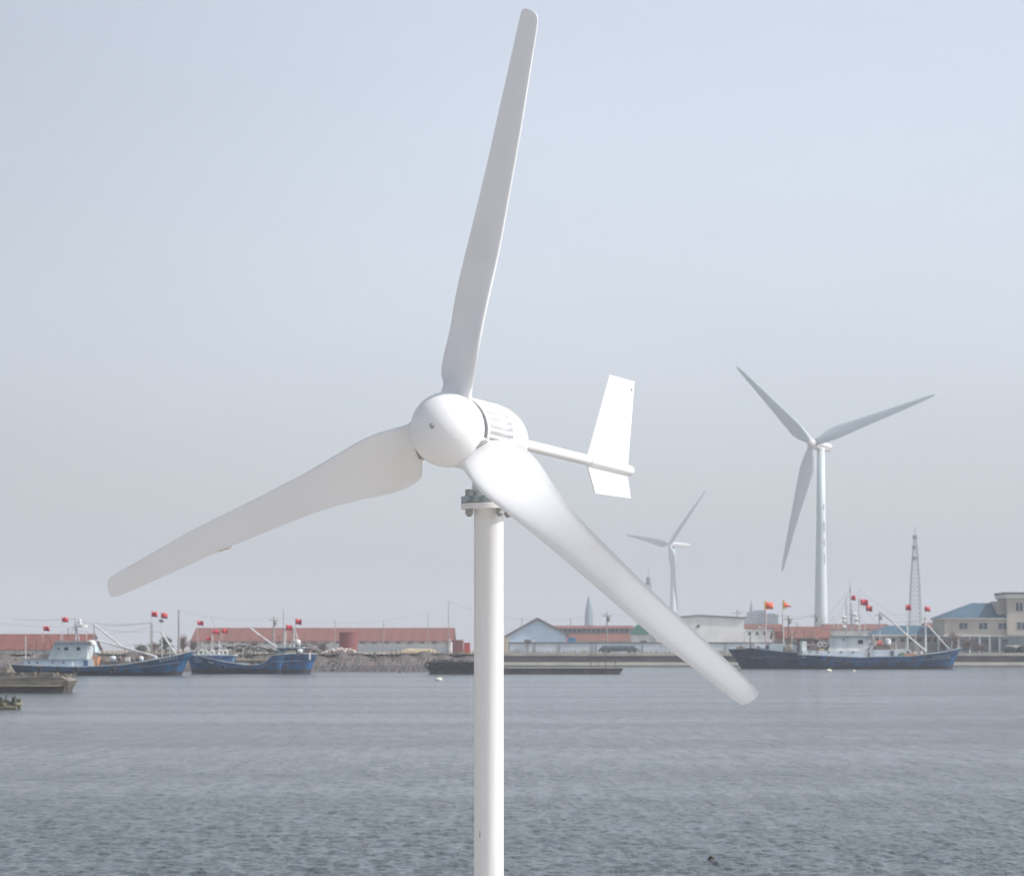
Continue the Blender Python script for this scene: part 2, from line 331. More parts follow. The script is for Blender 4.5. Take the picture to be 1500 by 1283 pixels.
# yaw neck, flange pair, bolts
PX, PY = -.088, 10.35; zf = CAMZ + (HY - 736) * PY / F
def vl(prof, n=48, x=PX, y=PY): return MB().lathe(prof, (x, y, 0), (0, 0, 1), n)
vl([(zf + .012, .068), (zf + .02, .064), (HUB.z - .06, .064)]).build('yaw_neck', POLEW, tb, True, 30)
fl = vl([(zf - .026, .104), (zf - .024, .106), (zf - .006, .106), (zf - .004, .104)], 64).build('mounting_flange', POLEW, tb, True, 30)
vl([(zf - .003, .103), (zf - .001, .105), (zf + .020, .105), (zf + .022, .103)], 64).build('flange_plate', GALV, fl, True, 30)
for k in range(4):
    a = R_(210 + 90 * k); bx, by = PX + .085 * math.cos(a), PY + .085 * math.sin(a)
    b_ = vl([(zf + .022, .017), (zf + .025, .017)], 20, bx, by)
    b_.lathe([(zf + .025, .0175), (zf + .045, .0175), (zf + .047, .015)], (bx, by, 0), (0, 0, 1), 6)
    b_.lathe([(zf - .055, .009), (zf + .03, .009)], (bx, by, 0), (0, 0, 1), 12)
    b_.lathe([(zf - .048, .015), (zf - .046, .017), (zf - .027, .017)], (bx, by, 0), (0, 0, 1), 6)
    b_.build('bolt', STEEL, fl)
vl([(1.3, .13), (1.325, .13), (1.326, .0565), (1.4, .0563), (zf - .034, .0563), (zf - .026, .060)], 64).build('pole', POLEW, tb, True, 30)
m_ = MB(); z0 = CAMZ + (HY - 1226) * PY / F
m_.add([(PX + .0567 * math.sin(a), PY - .0567 * math.cos(a), z0 + z) for a, z in ((-.64, 0), (-.60, .003), (-.61, .03), (-.63, .034), (-.66, .012))], [(0, 1, 2, 3, 4)])
m_.build('paint_chip', mat('rust_chip', (.12, .08, .06), .9), tb)
# tail boom and fin
def ta(t, u, side=0): return HUB + AX * t + UU * u + HH * side
bm_ = MB().tube([ta(.56, .006), ta(.74, .006), ta(1.426, .006)], .0215, 32)
bm_.build('tail_boom', WHITE, tb, True, 40)
fin = [(1.418, .02), (1.67, .389), (1.97, .394), (1.898, .025), (1.895, -.02), (1.936, -.114), (1.513, -.125), (1.428, -.025)]
fb = MB(); n = len(fin)
V = [ta(t, u, .003) for t, u in fin] + [ta(t, u, -.003) for t, u in fin]
fb.add(V, [tuple(range(n)), tuple(range(2 * n - 1, n - 1, -1))] + [(i, i + n, (i + 1) % n + n, (i + 1) % n) for i in range(n)])
ff = fb.build('tail_fin', WHITE, tb)
MB().tube([ta(1.427, .006), ta(1.44, .006), ta(1.925, .004)], [.0235, .0235, .0225], 32).build('fin_sleeve', WHITE, ff, True, 40)
MB().tube([ta(1.935, .355, .0025), ta(1.935, .355, .0045)], .006, 16).build('rivet', DARK, ff)

# ---------------------------------------------------------------- far wind turbines
def far_turbine(hubpx, towerpx, Y, phi, thetas, cone, label, marks):
    H = at(*hubpx, Y); s = 40.0
    a = Vector((math.sin(phi), math.cos(phi), -.04)).normalized(); h = Vector((math.cos(phi), -math.sin(phi), 0)); u = h.cross(a)
    tx = (towerpx - CX) * Y / F; tow_t = 5.0
    ty = H.y + a.y * tow_t
    r = thing('wind_turbine', (tx, ty, LAND), label, 'wind turbine', 'tall wind turbines inland beyond the harbour')
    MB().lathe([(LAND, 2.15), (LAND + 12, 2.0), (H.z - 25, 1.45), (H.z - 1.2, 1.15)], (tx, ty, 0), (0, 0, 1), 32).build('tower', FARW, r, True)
    if marks:
        for k, (dz, hh_) in enumerate(((27, 3.1), (31.5, 2.2), (37, 3.1), (20, 1.6))):
            z = H.z - dz; rr = 1.2 + dz * .013; MB().add([(tx + rr * math.sin(q_), ty - rr * math.cos(q_) - .02, zz) for zz in (z, z + hh_) for q_ in (.5, .65, .8)], [(0, 1, 4, 3), (1, 2, 5, 4)] if k != 3 else [(0, 1, 4, 3)]).build('tower_marking', mat('faded_blue_paint', (.28, .33, .36), .7), r)
    N = MB()
    ring = []
    for t, hw, z0, z1 in ((1.6, .9, -.8, .9), (2.2, 1.2, -1.1, 1.2), (6, 1.4, -1.3, 1.35), (14.0, 1.35, -1.0, 1.3), (15.6, .9, -.6, 1.0)):
        ring.append([H + a * t + h * hw * x + u * (z0 if z < 0 else z1) for x, z in ((-1, -.6), (-.75, -1), (.75, -1), (1, -.6), (1, .6), (.75, 1), (-.75, 1), (-1, .6))])
        for q_, (x, z) in zip(range(8), ((-1, -.6), (-.75, -1), (.75, -1), (1, -.6), (1, .6), (.75, 1), (-.75, 1), (-1, .6))):
            if abs(z) < 1: ring[-1][q_] = H + a * t + h * hw * x + u * ((z0 if z < 0 else z1) * .6)
    N.rings(ring).build('nacelle', mat('nacelle_white', (.62, .62, .62), .4, var=.03), r)
    MB().lathe([(-2.4, .1), (-2.2, .6), (-1.6, 1.15), (-.6, 1.5), (.8, 1.55), (1.5, 1.4)], H, a, 32).build('hub', mat('nacelle_white', (0, 0, 0)), r, True)
    MB().add([H + a * t_ + h * (1.43 + k_) + u * z_ for k_ in (0, .06) for t_, z_ in ((3, -.35), (15, -.25), (15, .0), (3, -.02))], [(0, 1, 2, 3), (7, 6, 5, 4), (0, 4, 5, 1), (1, 5, 6, 2), (2, 6, 7, 3), (3, 7, 4, 0)]).build('side_stripe', mat('stripe_grey_blue', (.16, .19, .23), .6), r)
    ST2 = [(0.02, .9, .9, 0), (.06, .95, .85, 0), (.12, 1.5, .6, .2), (.2, 1.85, .42, .25), (.3, 1.6, .3, .2), (.5, 1.15, .2, .12), (.7, .8, .13, .06), (.88, .5, .08, .02), (.97, .3, .05, 0), (1.0, .08, .03, 0)]
    for th, L in thetas:
        e = math.cos(th) * h + math.sin(th) * u; c = -math.sin(th) * h + math.cos(th) * u; rg = []
        for q_, cw, tk, tw in ST2:
            cw *= 1.3; cc = c * math.cos(tw + .12) + a * math.sin(tw + .12); nn = e.cross(cc)
            P = H + e * (q_ * L) + a * (cone * q_ ** 1.5 * L)
            rg.append([P + cc * (cw * math.cos(k * math.pi / 6) + (.35 * (cw - .9) if q_ > .1 and cw > .9 else 0)) + nn * tk * math.sin(k * math.pi / 6) for k in range(12)])
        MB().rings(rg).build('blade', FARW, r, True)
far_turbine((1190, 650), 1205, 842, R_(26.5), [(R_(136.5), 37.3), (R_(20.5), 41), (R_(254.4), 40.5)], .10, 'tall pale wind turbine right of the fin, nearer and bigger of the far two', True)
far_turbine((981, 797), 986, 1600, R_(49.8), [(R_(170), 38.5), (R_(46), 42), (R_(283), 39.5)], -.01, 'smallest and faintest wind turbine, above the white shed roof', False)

# ---------------------------------------------------------------- buildings on the far shore
def X(px, Y): return (px - CX) * Y / F
def Z(py, Y): return CAMZ + (HY - py) * Y / F
REDR = stripes('red_corrugated_roof', (.185, .056, .036), (.15, .046, .03), 0, 2.4, .5, .8)
REDR2 = mat('faded_red_tiles', (.19, .07, .052), .85, c2=(.13, .06, .05), vscale=.5)
PALE = mat('pale_render', (.68, .69, .68), .85, c2=(.5, .51, .5), vscale=.3, stretch=(1, 1, .4))
BLUEW = mat('pale_blue_cladding', (.52, .66, .79), .7, c2=(.45, .58, .71), vscale=.4)
CREAM = mat('cream_render', (.48, .45, .40), .85, c2=(.40, .375, .34), vscale=.3)
TEALR = stripes('teal_roof_sheets', (.05, .115, .165), (.04, .09, .13), 0, .9, .2, .6)
GLASS = mat('window_glass', (.05, .07, .09), .15, c2=(.10, .13, .16), vscale=.6)
TRIM = mat('white_trim', (.66, .66, .64), .7)
GREYC = mat('dark_coping', (.14, .15, .16), .8)

def gable(name, label, x0, x1, eave, ridge, Y, depth, wallm, roofm, cat='warehouse', group=None, over=.4, hip=0):
    """long building, ridge along x, seen from its long side; pixel columns and rows at depth Y"""
    a, b, ze, zr = X(x0, Y), X(x1, Y), Z(eave, Y), Z(ridge, Y)
    t = thing(name, ((a + b) / 2, Y, LAND), label, cat, group)
    w_ = MB().box(a, b, Y, Y + depth, LAND, ze)
    if not hip: w_.prismx([(Y, ze), (Y + depth, ze), (Y + depth / 2, zr - .05)], a, b)
    w_.build('wall', wallm, t)
    ym = Y + depth / 2; d = .12; o = over; sl_ = (zr - ze) / (depth / 2)
    if hip:
        r = MB().add([(a - o, Y - o, ze - o * sl_), (b + o, Y - o, ze - o * sl_), (b + o, Y + depth + o, ze - o * sl_), (a - o, Y + depth + o, ze - o * sl_), (a + hip, ym, zr), (b - hip, ym, zr)],
                     [(0, 1, 5, 4), (1, 2, 5), (2, 3, 4, 5), (3, 0, 4), (3, 2, 1, 0)])
    else:
        r = MB().prismx([(Y - o, ze - o * sl_), (ym, zr), (Y + depth + o, ze - o * sl_), (Y + depth + o, ze - o * sl_ + d), (ym, zr + d), (Y - o, ze - o * sl_ + d)], a - o, b + o)
    r.build('roof', roofm, t); return t

def windows(t, xs, y0, y1, Y, wpx, frame=True, name='window'):
    for x in xs:
        a, b, c, d = X(x, Y), X(x + wpx, Y), Z(y1, Y), Z(y0, Y); k = .045
        f = MB(); f.box(a - k, b + k, Y - .05, Y - .003, c - k, c).box(a - k, b + k, Y - .05, Y - .003, d, d + k)
        f.box(a - k, a, Y - .05, Y - .003, c, d).box(b, b + k, Y - .05, Y - .003, c, d)
        if b - a > 1: f.box((a + b) / 2 - .04, (a + b) / 2 + .04, Y - .05, Y - .003, c, d)
        w_ = f.build(name, PALE, t); MB().box(a, b, Y - .03, Y - .003, c, d).build('pane', GLASS, w_)

# left red-roofed hall
t = gable('warehouse', 'long red roofed hall at the left edge behind the blue trawler', -60, 127, 951, 929, 440, 14, BLUEW, REDR)
windows(t, (6, 22, 34, 62, 76), 955, 961, 440, 7)
# long red-roofed warehouse
t = gable('warehouse', 'longest red roofed warehouse with a row of small windows behind the stony bank', 285, 659, 938, 919.5, 600, 22, PALE, REDR, over=.9)
windows(t, [300 + 17.5 * i for i in range(20)], 939.5, 942.5, 600, 7)
MB().box(X(285, 600), X(659, 600), 599.9, 599.997, LAND, Z(947, 600)).build('plinth', mat('blue_grey_plinth', (.52, .58, .62), .85, c2=(.42, .47, .51), vscale=.3), t)
MB().box(X(657, 600), X(661, 600), 599.3, 599.89, LAND, Z(936, 600)).build('corner_pier', TRIM, t)
# blue cladding gable hall, its gable end to the water
def endgable():
    Y = 520; a, b, c = X(744.5, Y), X(829, Y), X(787, Y); z0, z1, zm = Z(931, Y), Z(929, Y), Z(907.5, Y)
    t = thing('hall', (c, Y, LAND), 'pale blue gabled hall with its end wall facing the water, right of the white pole', 'hall')
    MB().prism([(a, LAND), (b, LAND), (b, z1), (c, zm), (a, z0)], Y, Y + 40).build('wall', BLUEW, t)
    k = .35
    MB().prism([(a - .7, z0 - .35), (c, zm + .05), (b + .7, z1 - .35), (b + .7, z1 - .35 + k), (c, zm + k + .1), (a - .7, z0 - .35 + k)], Y - .5, Y + 40.5).build('roof', mat('brown_grey_roof', (.17, .14, .14), .8), t)
    MB().box(X(764, Y), X(765.6, Y), Y + 12, Y + 12.6, z0, Z(903.5, Y)).build('chimney', PALE, t)
endgable()
# red roof with a raised clerestory
def clerestory():
    Y = 600; t = thing('workshop', (X(868, Y), Y, LAND), 'red roofed workshop with a grey clerestory band between the blue hall and the green roof', 'workshop')
    a, b = X(806, Y), X(928, Y)
    MB().box(a, b, Y, Y + 20, LAND, Z(938, Y)).build('wall', PALE, t)
    MB().prismx([(Y - .8, Z(938.5, Y)), (Y + 5, Z(927, Y)), (Y + 20, Z(927, Y)), (Y + 20, Z(938.5, Y))], a - .3, b + .3).build('lower_roof', REDR2, t)
    c = MB().box(a, b, Y + 5.2, Y + 14, Z(927, Y), Z(919.6, Y)).build('clerestory', mat('grey_louvre', (.33, .34, .35), .8), t)
    for i in range(16):
        x = a + 1 + i * (b - a - 1.6) / 16; MB().box(x, x + .7, Y + 5.14, Y + 5.197, Z(925.5, Y), Z(920.8, Y)).build('pane', GLASS, c)
    MB().prismx([(Y + 4.4, Z(920, Y)), (Y + 9.6, Z(915.5, Y)), (Y + 15, Z(920, Y))], a - .3, b + .3).build('upper_roof', REDR2, t)
clerestory()
def green_shed():
    Y = 545; a, b = X(926, Y), X(955, Y); t = thing('shed', ((a + b) / 2, Y, LAND), 'small pale shed with rounded green roof partly behind the lower right blade', 'shed')
    MB().box(a, b, Y, Y + 9, LAND, Z(929, Y)).build('wall', PALE, t)
    pl = [(a + (b - a) * k / 12 - 0, Z(929, Y) + (Z(913, Y) - Z(929, Y)) * math.sin(math.pi * k / 12) ** .7) for k in range(13)]
    MB().prism([(a - .1, Z(929, Y))] + pl[1:-1] + [(b + .1, Z(929, Y))], Y - .3, Y + 9.3).build('roof', mat('green_sheet', (.07, .27, .20), .6, c2=(.10, .2, .18), vscale=.5), t)
    MB().box(X(938, Y), X(948, Y), Y - .04, Y - .003, LAND, Z(938, Y)).build('door', GREYC, t)
green_shed()
def blue_booth():
    Y = 500; a, b = X(832, Y), X(843, Y); t = thing('booth', ((a + b) / 2, Y, LAND), 'little bright blue booth beside the gabled hall', 'booth')
    MB().box(a, b, Y, Y + 1.5, LAND, Z(934.5, Y)).build('body', mat('bright_blue_panel', (.06, .24, .42), .6), t)
    MB().box(a - .12, b + .12, Y - .12, Y + 1.6, Z(934.5, Y), Z(933.4, Y)).build('roof', mat('bright_blue_panel', (0, 0, 0)), t)
blue_booth()
def white_shed():
    Y = 505; a, b, c = X(962, Y), X(1090, Y), X(1023, Y); t = thing('warehouse', ((a + b) / 2, Y, LAND), 'wide plain off white warehouse with low pitched dark roof edge and one vent', 'warehouse')
    z0, z1, zm = Z(908, Y), Z(905.5, Y), Z(901.8, Y)
    MB().prism([(a, LAND), (b, LAND), (b, z1), (c, zm), (a, z0)], Y, Y + 30).build('wall', stripes('off_white_cladding', (.80, .81, .80), (.77, .78, .77), 0, 1.1, .12), t)
    MB().prism([(a - .3, z0 + .01), (c, zm + .01), (b + .3, z1 + .01), (b + .3, z1 + .22), (c, zm + .22), (a - .3, z0 + .22)], Y - .3, Y + 30.3).build('roof', mat('slate_roof_edge', (.15, .18, .21), .7), t)
    MB().lathe([(0, .3), (.25, .28)], (c, Y, Z(917, Y)), (0, -1, 0), 16).build('vent', GREYC, t)
white_shed()
t = gable('house', 'pale low house with a short red roof beneath the distant city towers', 1091, 1146, 920, 914.5, 520, 8, PALE, REDR2, 'house')
windows(t, (1096, 1107, 1118, 1130), 925, 930, 520, 4)
t = gable('house', 'low brick red roofed house behind the dark blue trawler', 1140, 1216, 934, 918, 500, 12, mat('brown_brick', (.25, .16, .13), .9, c2=(.30, .24, .21), vscale=.6), REDR2, 'house')
windows(t, (1146, 1160, 1176, 1192), 938, 943, 500, 5)
gable('warehouse', 'red ridge of a farther hall between the boat masts', 1212, 1304, 922, 914, 620, 14, PALE, REDR2)
gable('warehouse', 'short red roof peeping out behind the teal hipped roof', 1362, 1386, 921, 912, 620, 14, PALE, REDR2)
t = gable('house', 'single storey house with teal hipped roof behind the trawler bow', 1277, 1389, 929.5, 915.5, 490, 12, CREAM, TEALR, 'house', hip=3.6)
MB().box(X(1277, 490), X(1389, 490), 489.4, 489.997, Z(931.5, 490), Z(929.4, 490)).build('fascia', TRIM, t)
windows(t, [1281 + 12.5 * i for i in range(9)], 934, 940, 490, 7)
# beige two storey building
def beige():
    Y = 480; t = thing('building', (X(1445, Y), Y, LAND), 'beige two storey building with teal roof and stair tower at the right edge', 'building')
    a, b, e = X(1384, Y), X(1482, Y), X(1640, Y)
    MB().box(a, b, Y, Y + 14, Z(930, Y), Z(907, Y)).box(b, e, Y, Y + 14, Z(930, Y), Z(905, Y)).build('wall', CREAM, t)
    MB().box(a, e, Y + .25, Y + 14, LAND, Z(932, Y)).build('ground_storey', mat('blue_grey_glazing_wall', (.26, .32, .36), .6, c2=(.18, .23, .27), vscale=.4), t)
    MB().box(a - .3, e, Y - .25, Y + 14.1, Z(932, Y), Z(930, Y)).build('string_course', TRIM, t)
    MB().box(a - .3, b, Y - .4, Y + 14.4, Z(907, Y), Z(904.5, Y)).build('cornice', TRIM, t)
    zr, ze = Z(882, Y), Z(904.5, Y) + .003
    MB().add([(a - .5, Y - .5, ze), (b + 1, Y - .5, ze), (b + 1, Y + 14.5, ze), (a - .5, Y + 14.5, ze), (X(1433, Y), Y + 7, zr), (b + 1, Y + 7, zr)],
             [(0, 1, 5, 4), (1, 2, 5), (2, 3, 4, 5), (3, 0, 4), (3, 2, 1, 0)]).build('roof', TEALR, t)
    st = MB().box(X(1474, Y), e, Y - .7, Y + 9, Z(930, Y) + .01, Z(876, Y)).build('stair_tower', CREAM, t)
    MB().box(X(1471, Y), e, Y - 1.1, Y + 9.4, Z(876, Y) + .003, Z(870, Y)).build('parapet', TRIM, st)
    MB().box(X(1470, Y), e, Y - 1.3, Y + 9.6, Z(870, Y) + .003, Z(867.3, Y)).build('coping', GREYC, st)
    MB().box(X(1462, Y), X(1474, Y) - .02, Y + 1, Y + 8, ze, Z(880, Y)).build('roof_terrace', CREAM, t)
    windows(t, (1405, 1434, 1462), 912, 921.5, Y, 12.5)
    windows(t, (1490, 1512, 1534), 911, 922, Y - .7, 12); windows(t, (1488, 1512), 882, 895, Y - .7, 10)
    for x in (1392, 1408, 1424, 1438, 1453, 1468): MB().box(X(x, Y), X(x + 9, Y), Y + .17, Y + .247, Z(953, Y), Z(936, Y)).build('glazing', GLASS, t)
    for x in (1403, 1419.5, 1434, 1448.5, 1463): MB().box(X(x, Y), X(x + 2, Y), Y - .15, Y + .16, LAND, Z(932, Y)).build('column', TRIM, t)
beige()
aw = MB().box(X(1472, 478), X(1502, 478), 475.5, 477.6, Z(946.2, 478), Z(944.8, 478)); aw.box(X(1472, 478), X(1502, 478), 475.5, 475.6, Z(947.5, 478), Z(946.2, 478))
t = thing('awning', (X(1487, 478), 477, LAND), 'flat white awning over the hedge at the right edge', 'awning')
aw.build('canopy', TRIM, t)
pp = MB()
for x in (1473, 1486, 1500): MB().tube([(X(x, 478), 477, LAND), (X(x, 478), 477, Z(946.2, 478))], .05, 6).build('post', TRIM, t)

# perimeter wall
def pwall():
    Y = 466; t = thing('perimeter_wall', (X(917, Y), Y, LAND), 'long low pale blue wall with dark rail in front of the halls', 'wall')
    a, b = X(741, Y), X(1150, Y)
    MB().box(a, b, Y, Y + .25, LAND, Z(942.3, Y)).build('panel', mat('pale_blue_wall', (.60, .67, .73), .85, c2=(.48, .54, .6), vscale=.25, stretch=(1, 1, 2)), t)
    MB().box(a - .1, b + .1, Y - .12, Y + .4, Z(942.3, Y) + .002, Z(940.3, Y)).build('top_rail', GREYC, t)
    for x in (744, 772, 782, 818, 866, 872, 940, 990, 1062, 1100): MB().box(X(x, Y), X(x, Y) + .3, Y - .1, Y - .003, LAND, Z(942.3, Y)).build('pillar', mat('pillar_grey', (.30, .33, .36), .8), t)
    MB().box(X(768, Y), X(778, Y), Y - .7, Y - .13, Z(940.6, Y), Z(936.5, Y)).build('rail_box', GREYC, t)
pwall()
# tarpaulin-covered load in front of the wall
def tarp():
    Y = 456; a, b = X(875, Y), X(939, Y); t = thing('covered_trailer', ((a + b) / 2, Y, LAND), 'long low load under a dark blue tarpaulin before the pale wall', 'trailer')
    rs = []
    for k in range(15):
        u = k / 14; h = (Z(945, Y) - LAND) * min(1, (min(u, 1 - u) / .14) ** .6 * .93 + .07) * (1 + .03 * math.sin(u * 40)); w_ = 1.2 * min(1, min(u, 1 - u) / .05 + .5)
        rs.append([(a + (b - a) * u, Y + 1.3 + w_ * c, LAND + .25 + max(0, h - .25) * s) for c, s in ((-1, 0), (-1, .6), (-.75, .93), (0, 1), (.75, .93), (1, .6), (1, 0))])
    MB().rings(rs).build('tarpaulin', mat('dark_tarpaulin', (.045, .07, .09), .7, c2=(.07, .095, .115), vscale=1.2), t)
    for x in (884, 892, 922, 930): MB().lathe([(-.12, .25), (.12, .25)], (X(x, Y), Y + .2, LAND + .25), (0, 1, 0), 12).build('wheel', DARK, t)
tarp()

# red tank, crates, pale rubble, sand heap
def tank():
    Y = 420; x = X(510.5, Y); t = thing('storage_tank', (x, Y, LAND), 'upright rust red cylindrical tank in front of the longest warehouse', 'tank')
    r = 13.5 * Y / F
    MB().lathe([(LAND, r), (Z(926.5, Y), r)], (x, Y, 0), (0, 0, 1), 32).build('shell', mat('rusty_tank', (.26, .055, .05), .7, c2=(.15, .05, .05), vscale=.8, stretch=(1, 1, .3)), t, True, 40)
    MB().lathe([(Z(926.5, Y), r + .05), (Z(925.6, Y), r + .05), (Z(925.2, Y), r * .3)], (x, Y, 0), (0, 0, 1), 32).build('lid', mat('rusty_tank', (0, 0, 0)), t, True, 40)
tank()
def crate(x0, x1, y0, c, label, Y=430):
    a, b, z = X(x0, Y), X(x1, Y), Z(y0, Y); t = thing('container', ((a + b) / 2, Y, LAND), label, 'container')
    mb = MB().box(a, b, Y, Y + 2.2, LAND, z)
    mb.build('body', c, t)
    rb = MB(); n = int((b - a) / .35)
    for i in range(n): rb.box(a + .1 + i * (b - a - .1) / n, a + .22 + i * (b - a - .1) / n, Y - .05, Y - .003, LAND + .08, z - .08)
    rb.build('ribbing', c, t); MB().box(a - .03, b + .03, Y - .06, Y + 2.25, z + .003, z + .1).build('roof_panel', c, t)
crate(662.5, 678.5, 938, mat('faded_red_panel', (.32, .12, .12), .8, c2=(.24, .12, .12), vscale=.6), 'faded red container just left of the white pole')
crate(679.5, 688.5, 942, mat('bright_red_panel', (.55, .07, .07), .7, c2=(.4, .07, .07), vscale=.6), 'smaller bright red container touching the white pole', 426)
crate(738.5, 744.5, 933, mat('cream_panel', (.55, .47, .36), .7), 'narrow cream cabin just right of the white pole', 452)
def heap(name, cx, w_, h, Y, m, label, kind=None, cat=None, n=60, s=.35):
    mb = MB()
    for i in range(n):
        u = rnd.uniform(-1, 1); hh_ = h * (1 - u * u) ; x, y, z = cx + u * w_ / 2, Y + rnd.uniform(-1.2, 1.2), LAND + hh_ * rnd.random() ** .5 + .05; r = s * rnd.uniform(.5, 1.2)
        V = [(x + r * rnd.uniform(.75, 1.15) * a, y + r * b, z + r * rnd.uniform(.5, .8) * c) for a, b, c in ((1, 0, 0), (.3, .95, .1), (-.8, .6, 0), (-.8, -.6, .1), (.3, -.95, 0), (0, 0, 1), (0, 0, -1))]
        mb.add(V, [(0, 1, 5), (1, 2, 5), (2, 3, 5), (3, 4, 5), (4, 0, 5), (1, 0, 6), (2, 1, 6), (3, 2, 6), (4, 3, 6), (0, 4, 6)])
    return tag(mb.build(name, m), label, cat, kind=kind)
heap('rubble', X(500, 362), 55 * 362 / F, .75, 362, mat('pale_rubble', (.52, .46, .43), .9, c2=(.38, .33, .31), vscale=2), 'pale rubble heap before the red tank', 'stuff', 'rubble', 130, .26)
heap('rubble', X(440, 366), 66 * 366 / F, 1.3, 366, mat('dark_rubble', (.12, .11, .105), .9, c2=(.2, .18, .17), vscale=2), 'dark scrap heaped left of the pale rubble', 'stuff', 'rubble', 160, .4)
heap('rubble', X(350, 372), 150 * 372 / F, 1.2, 372, mat('grey_rubble', (.20, .20, .20), .9, c2=(.12, .12, .13), vscale=2), 'grey clutter along the bank behind the small trawler', 'stuff', 'rubble', 240, .4)
mb = MB()
for i in range(900):
    u = rnd.random(); x = rnd.uniform(-100, XB - .3); y = 349.5 + 8 * u; z = -.2 + (LAND + .35) * u ** .8; r_ = rnd.uniform(.08, .34) * (1.2 - .4 * u)
    V = [(x + r_ * rnd.uniform(.7, 1.3) * a, y + r_ * b, z + r_ * rnd.uniform(.5, .9) * c) for a, b, c in ((1, 0, 0), (.3, .95, .1), (-.8, .6, 0), (-.8, -.6, .1), (.3, -.95, 0), (0, 0, 1), (0, 0, -1))]
    mb.add(V, [(0, 1, 5), (1, 2, 5), (2, 3, 5), (3, 4, 5), (4, 0, 5), (1, 0, 6), (2, 1, 6), (3, 2, 6), (4, 3, 6), (0, 4, 6)])
tag(mb.build('boulders', mat('bank_stones', (.125, .11, .10), .9, c2=(.09, .082, .076), vscale=.35)), 'dark broken stones covering the sloping bank', 'stones', kind='stuff')
def tufts():
    mb = MB(); r = random.Random(31)
    for i in range(1500):
        x = r.uniform(-100, 60) ; y = (357.2 if x < XB else 449) + r.uniform(0, 14); h = r.uniform(.12, .5) * (1 + .8 * math.sin(x * .7) ** 2); d = r.uniform(-.15, .15)
        mb.add([(x - .06, y, LAND), (x + .06, y, LAND), (x + d, y + r.uniform(-.1, .1), LAND + h)], [(0, 1, 2)])
    tag(mb.build('grass', mat('dry_grass', (.30, .25, .16), .95, c2=(.2, .19, .12), vscale=.3)), 'dry grass tufts along the shore edge', 'grass', kind='stuff')
tufts()
mb = MB(); rs = []
for k in range(13):
    u = k / 12; h = .05 + .85 * math.sin(math.pi * u) ** .8 * (1 + .15 * math.sin(9 * u)); rs.append([(X(578 + 70 * u, 385), 385 + 1.6 * math.cos(a), LAND - .05 + h * math.sin(a)) for a in (0, .6, 1.2, 1.57, 2, 2.6, 3.14)])
tag(mb.rings(rs).build('sand_heap', mat('yellow_sand', (.42, .34, .22), .95, c2=(.34, .28, .2), vscale=1), None, True), 'low heap of yellowish sand on the bank before the longest warehouse', 'sand heap')

# ---------------------------------------------------------------- distant city, lattice towers, poles and wires
CITY = mat('city_glass', (.13, .20, .235), .5, var=.2, vscale=.02)
def spire():
    Y = 1500; s = Y / F; x = X(862.5, Y); t = thing('skyscraper', (x, Y, LAND), 'slender pointed glass tower rising over the red roofed workshop', 'skyscraper')
    pr = [(LAND, 6.4), (Z(905, Y), 6.2), (Z(893, Y), 5.0), (Z(882, Y), 3.0), (Z(875, Y), 1.3), (Z(871.5, Y), .15)]
    MB().lathe([(z, r * s * 1.0) for z, r in pr], (x, Y, 0), (0, 0, 1), 4).build('shaft', CITY, t)
    for k in range(6): z = LAND + 3 + k * 2; r = 6.55 * s; MB().lathe([(z, r), (z + .5, r)], (x, Y, 0), (0, 0, 1), 4).build('floor_band', mat('city_band', (.10, .15, .18), .5), t)
spire()
def tower(x0, x1, y, Y, label, spirepx=None, step=None):
    a, b, z = X(x0, Y), X(x1, Y), Z(y, Y); t = thing('skyscraper', ((a + b) / 2, Y, LAND), label, 'skyscraper')
    m1 = MB().box(a, b, Y, Y + 18, LAND, z)
    if step: m1.box(a + (b - a) * .2, a + (b - a) * .8, Y + 3, Y + 14, z, z + step * Y / F)
    m1.build('block', CITY, t)
    k = z - 1.5
    while k > LAND + 12: MB().box(a + .3, b - .3, Y - .2, Y - .01, k - .7, k).build('floor_band', mat('city_band', (0, 0, 0)), t); k -= 2.2
    if spirepx: MB().lathe([(z, 1.1), (Z(spirepx, Y) - 3, .6), (Z(spirepx, Y), .1)], ((a + b) / 2, Y + 8, 0), (0, 0, 1), 6).build('spire', CITY, t)
tower(1098, 1107, 896, 1500, 'leftmost hazy city tower, with a needle spire', 878)
tower(1107.5, 1122, 893.5, 1540, 'broad flat topped hazy city block behind the flag')
tower(1125, 1140, 900, 1500, 'lower stepped hazy city block right of the flag', None, 2)
tower(1094, 1098.5, 902, 1520, 'thin low hazy city block at the far left of the cluster')

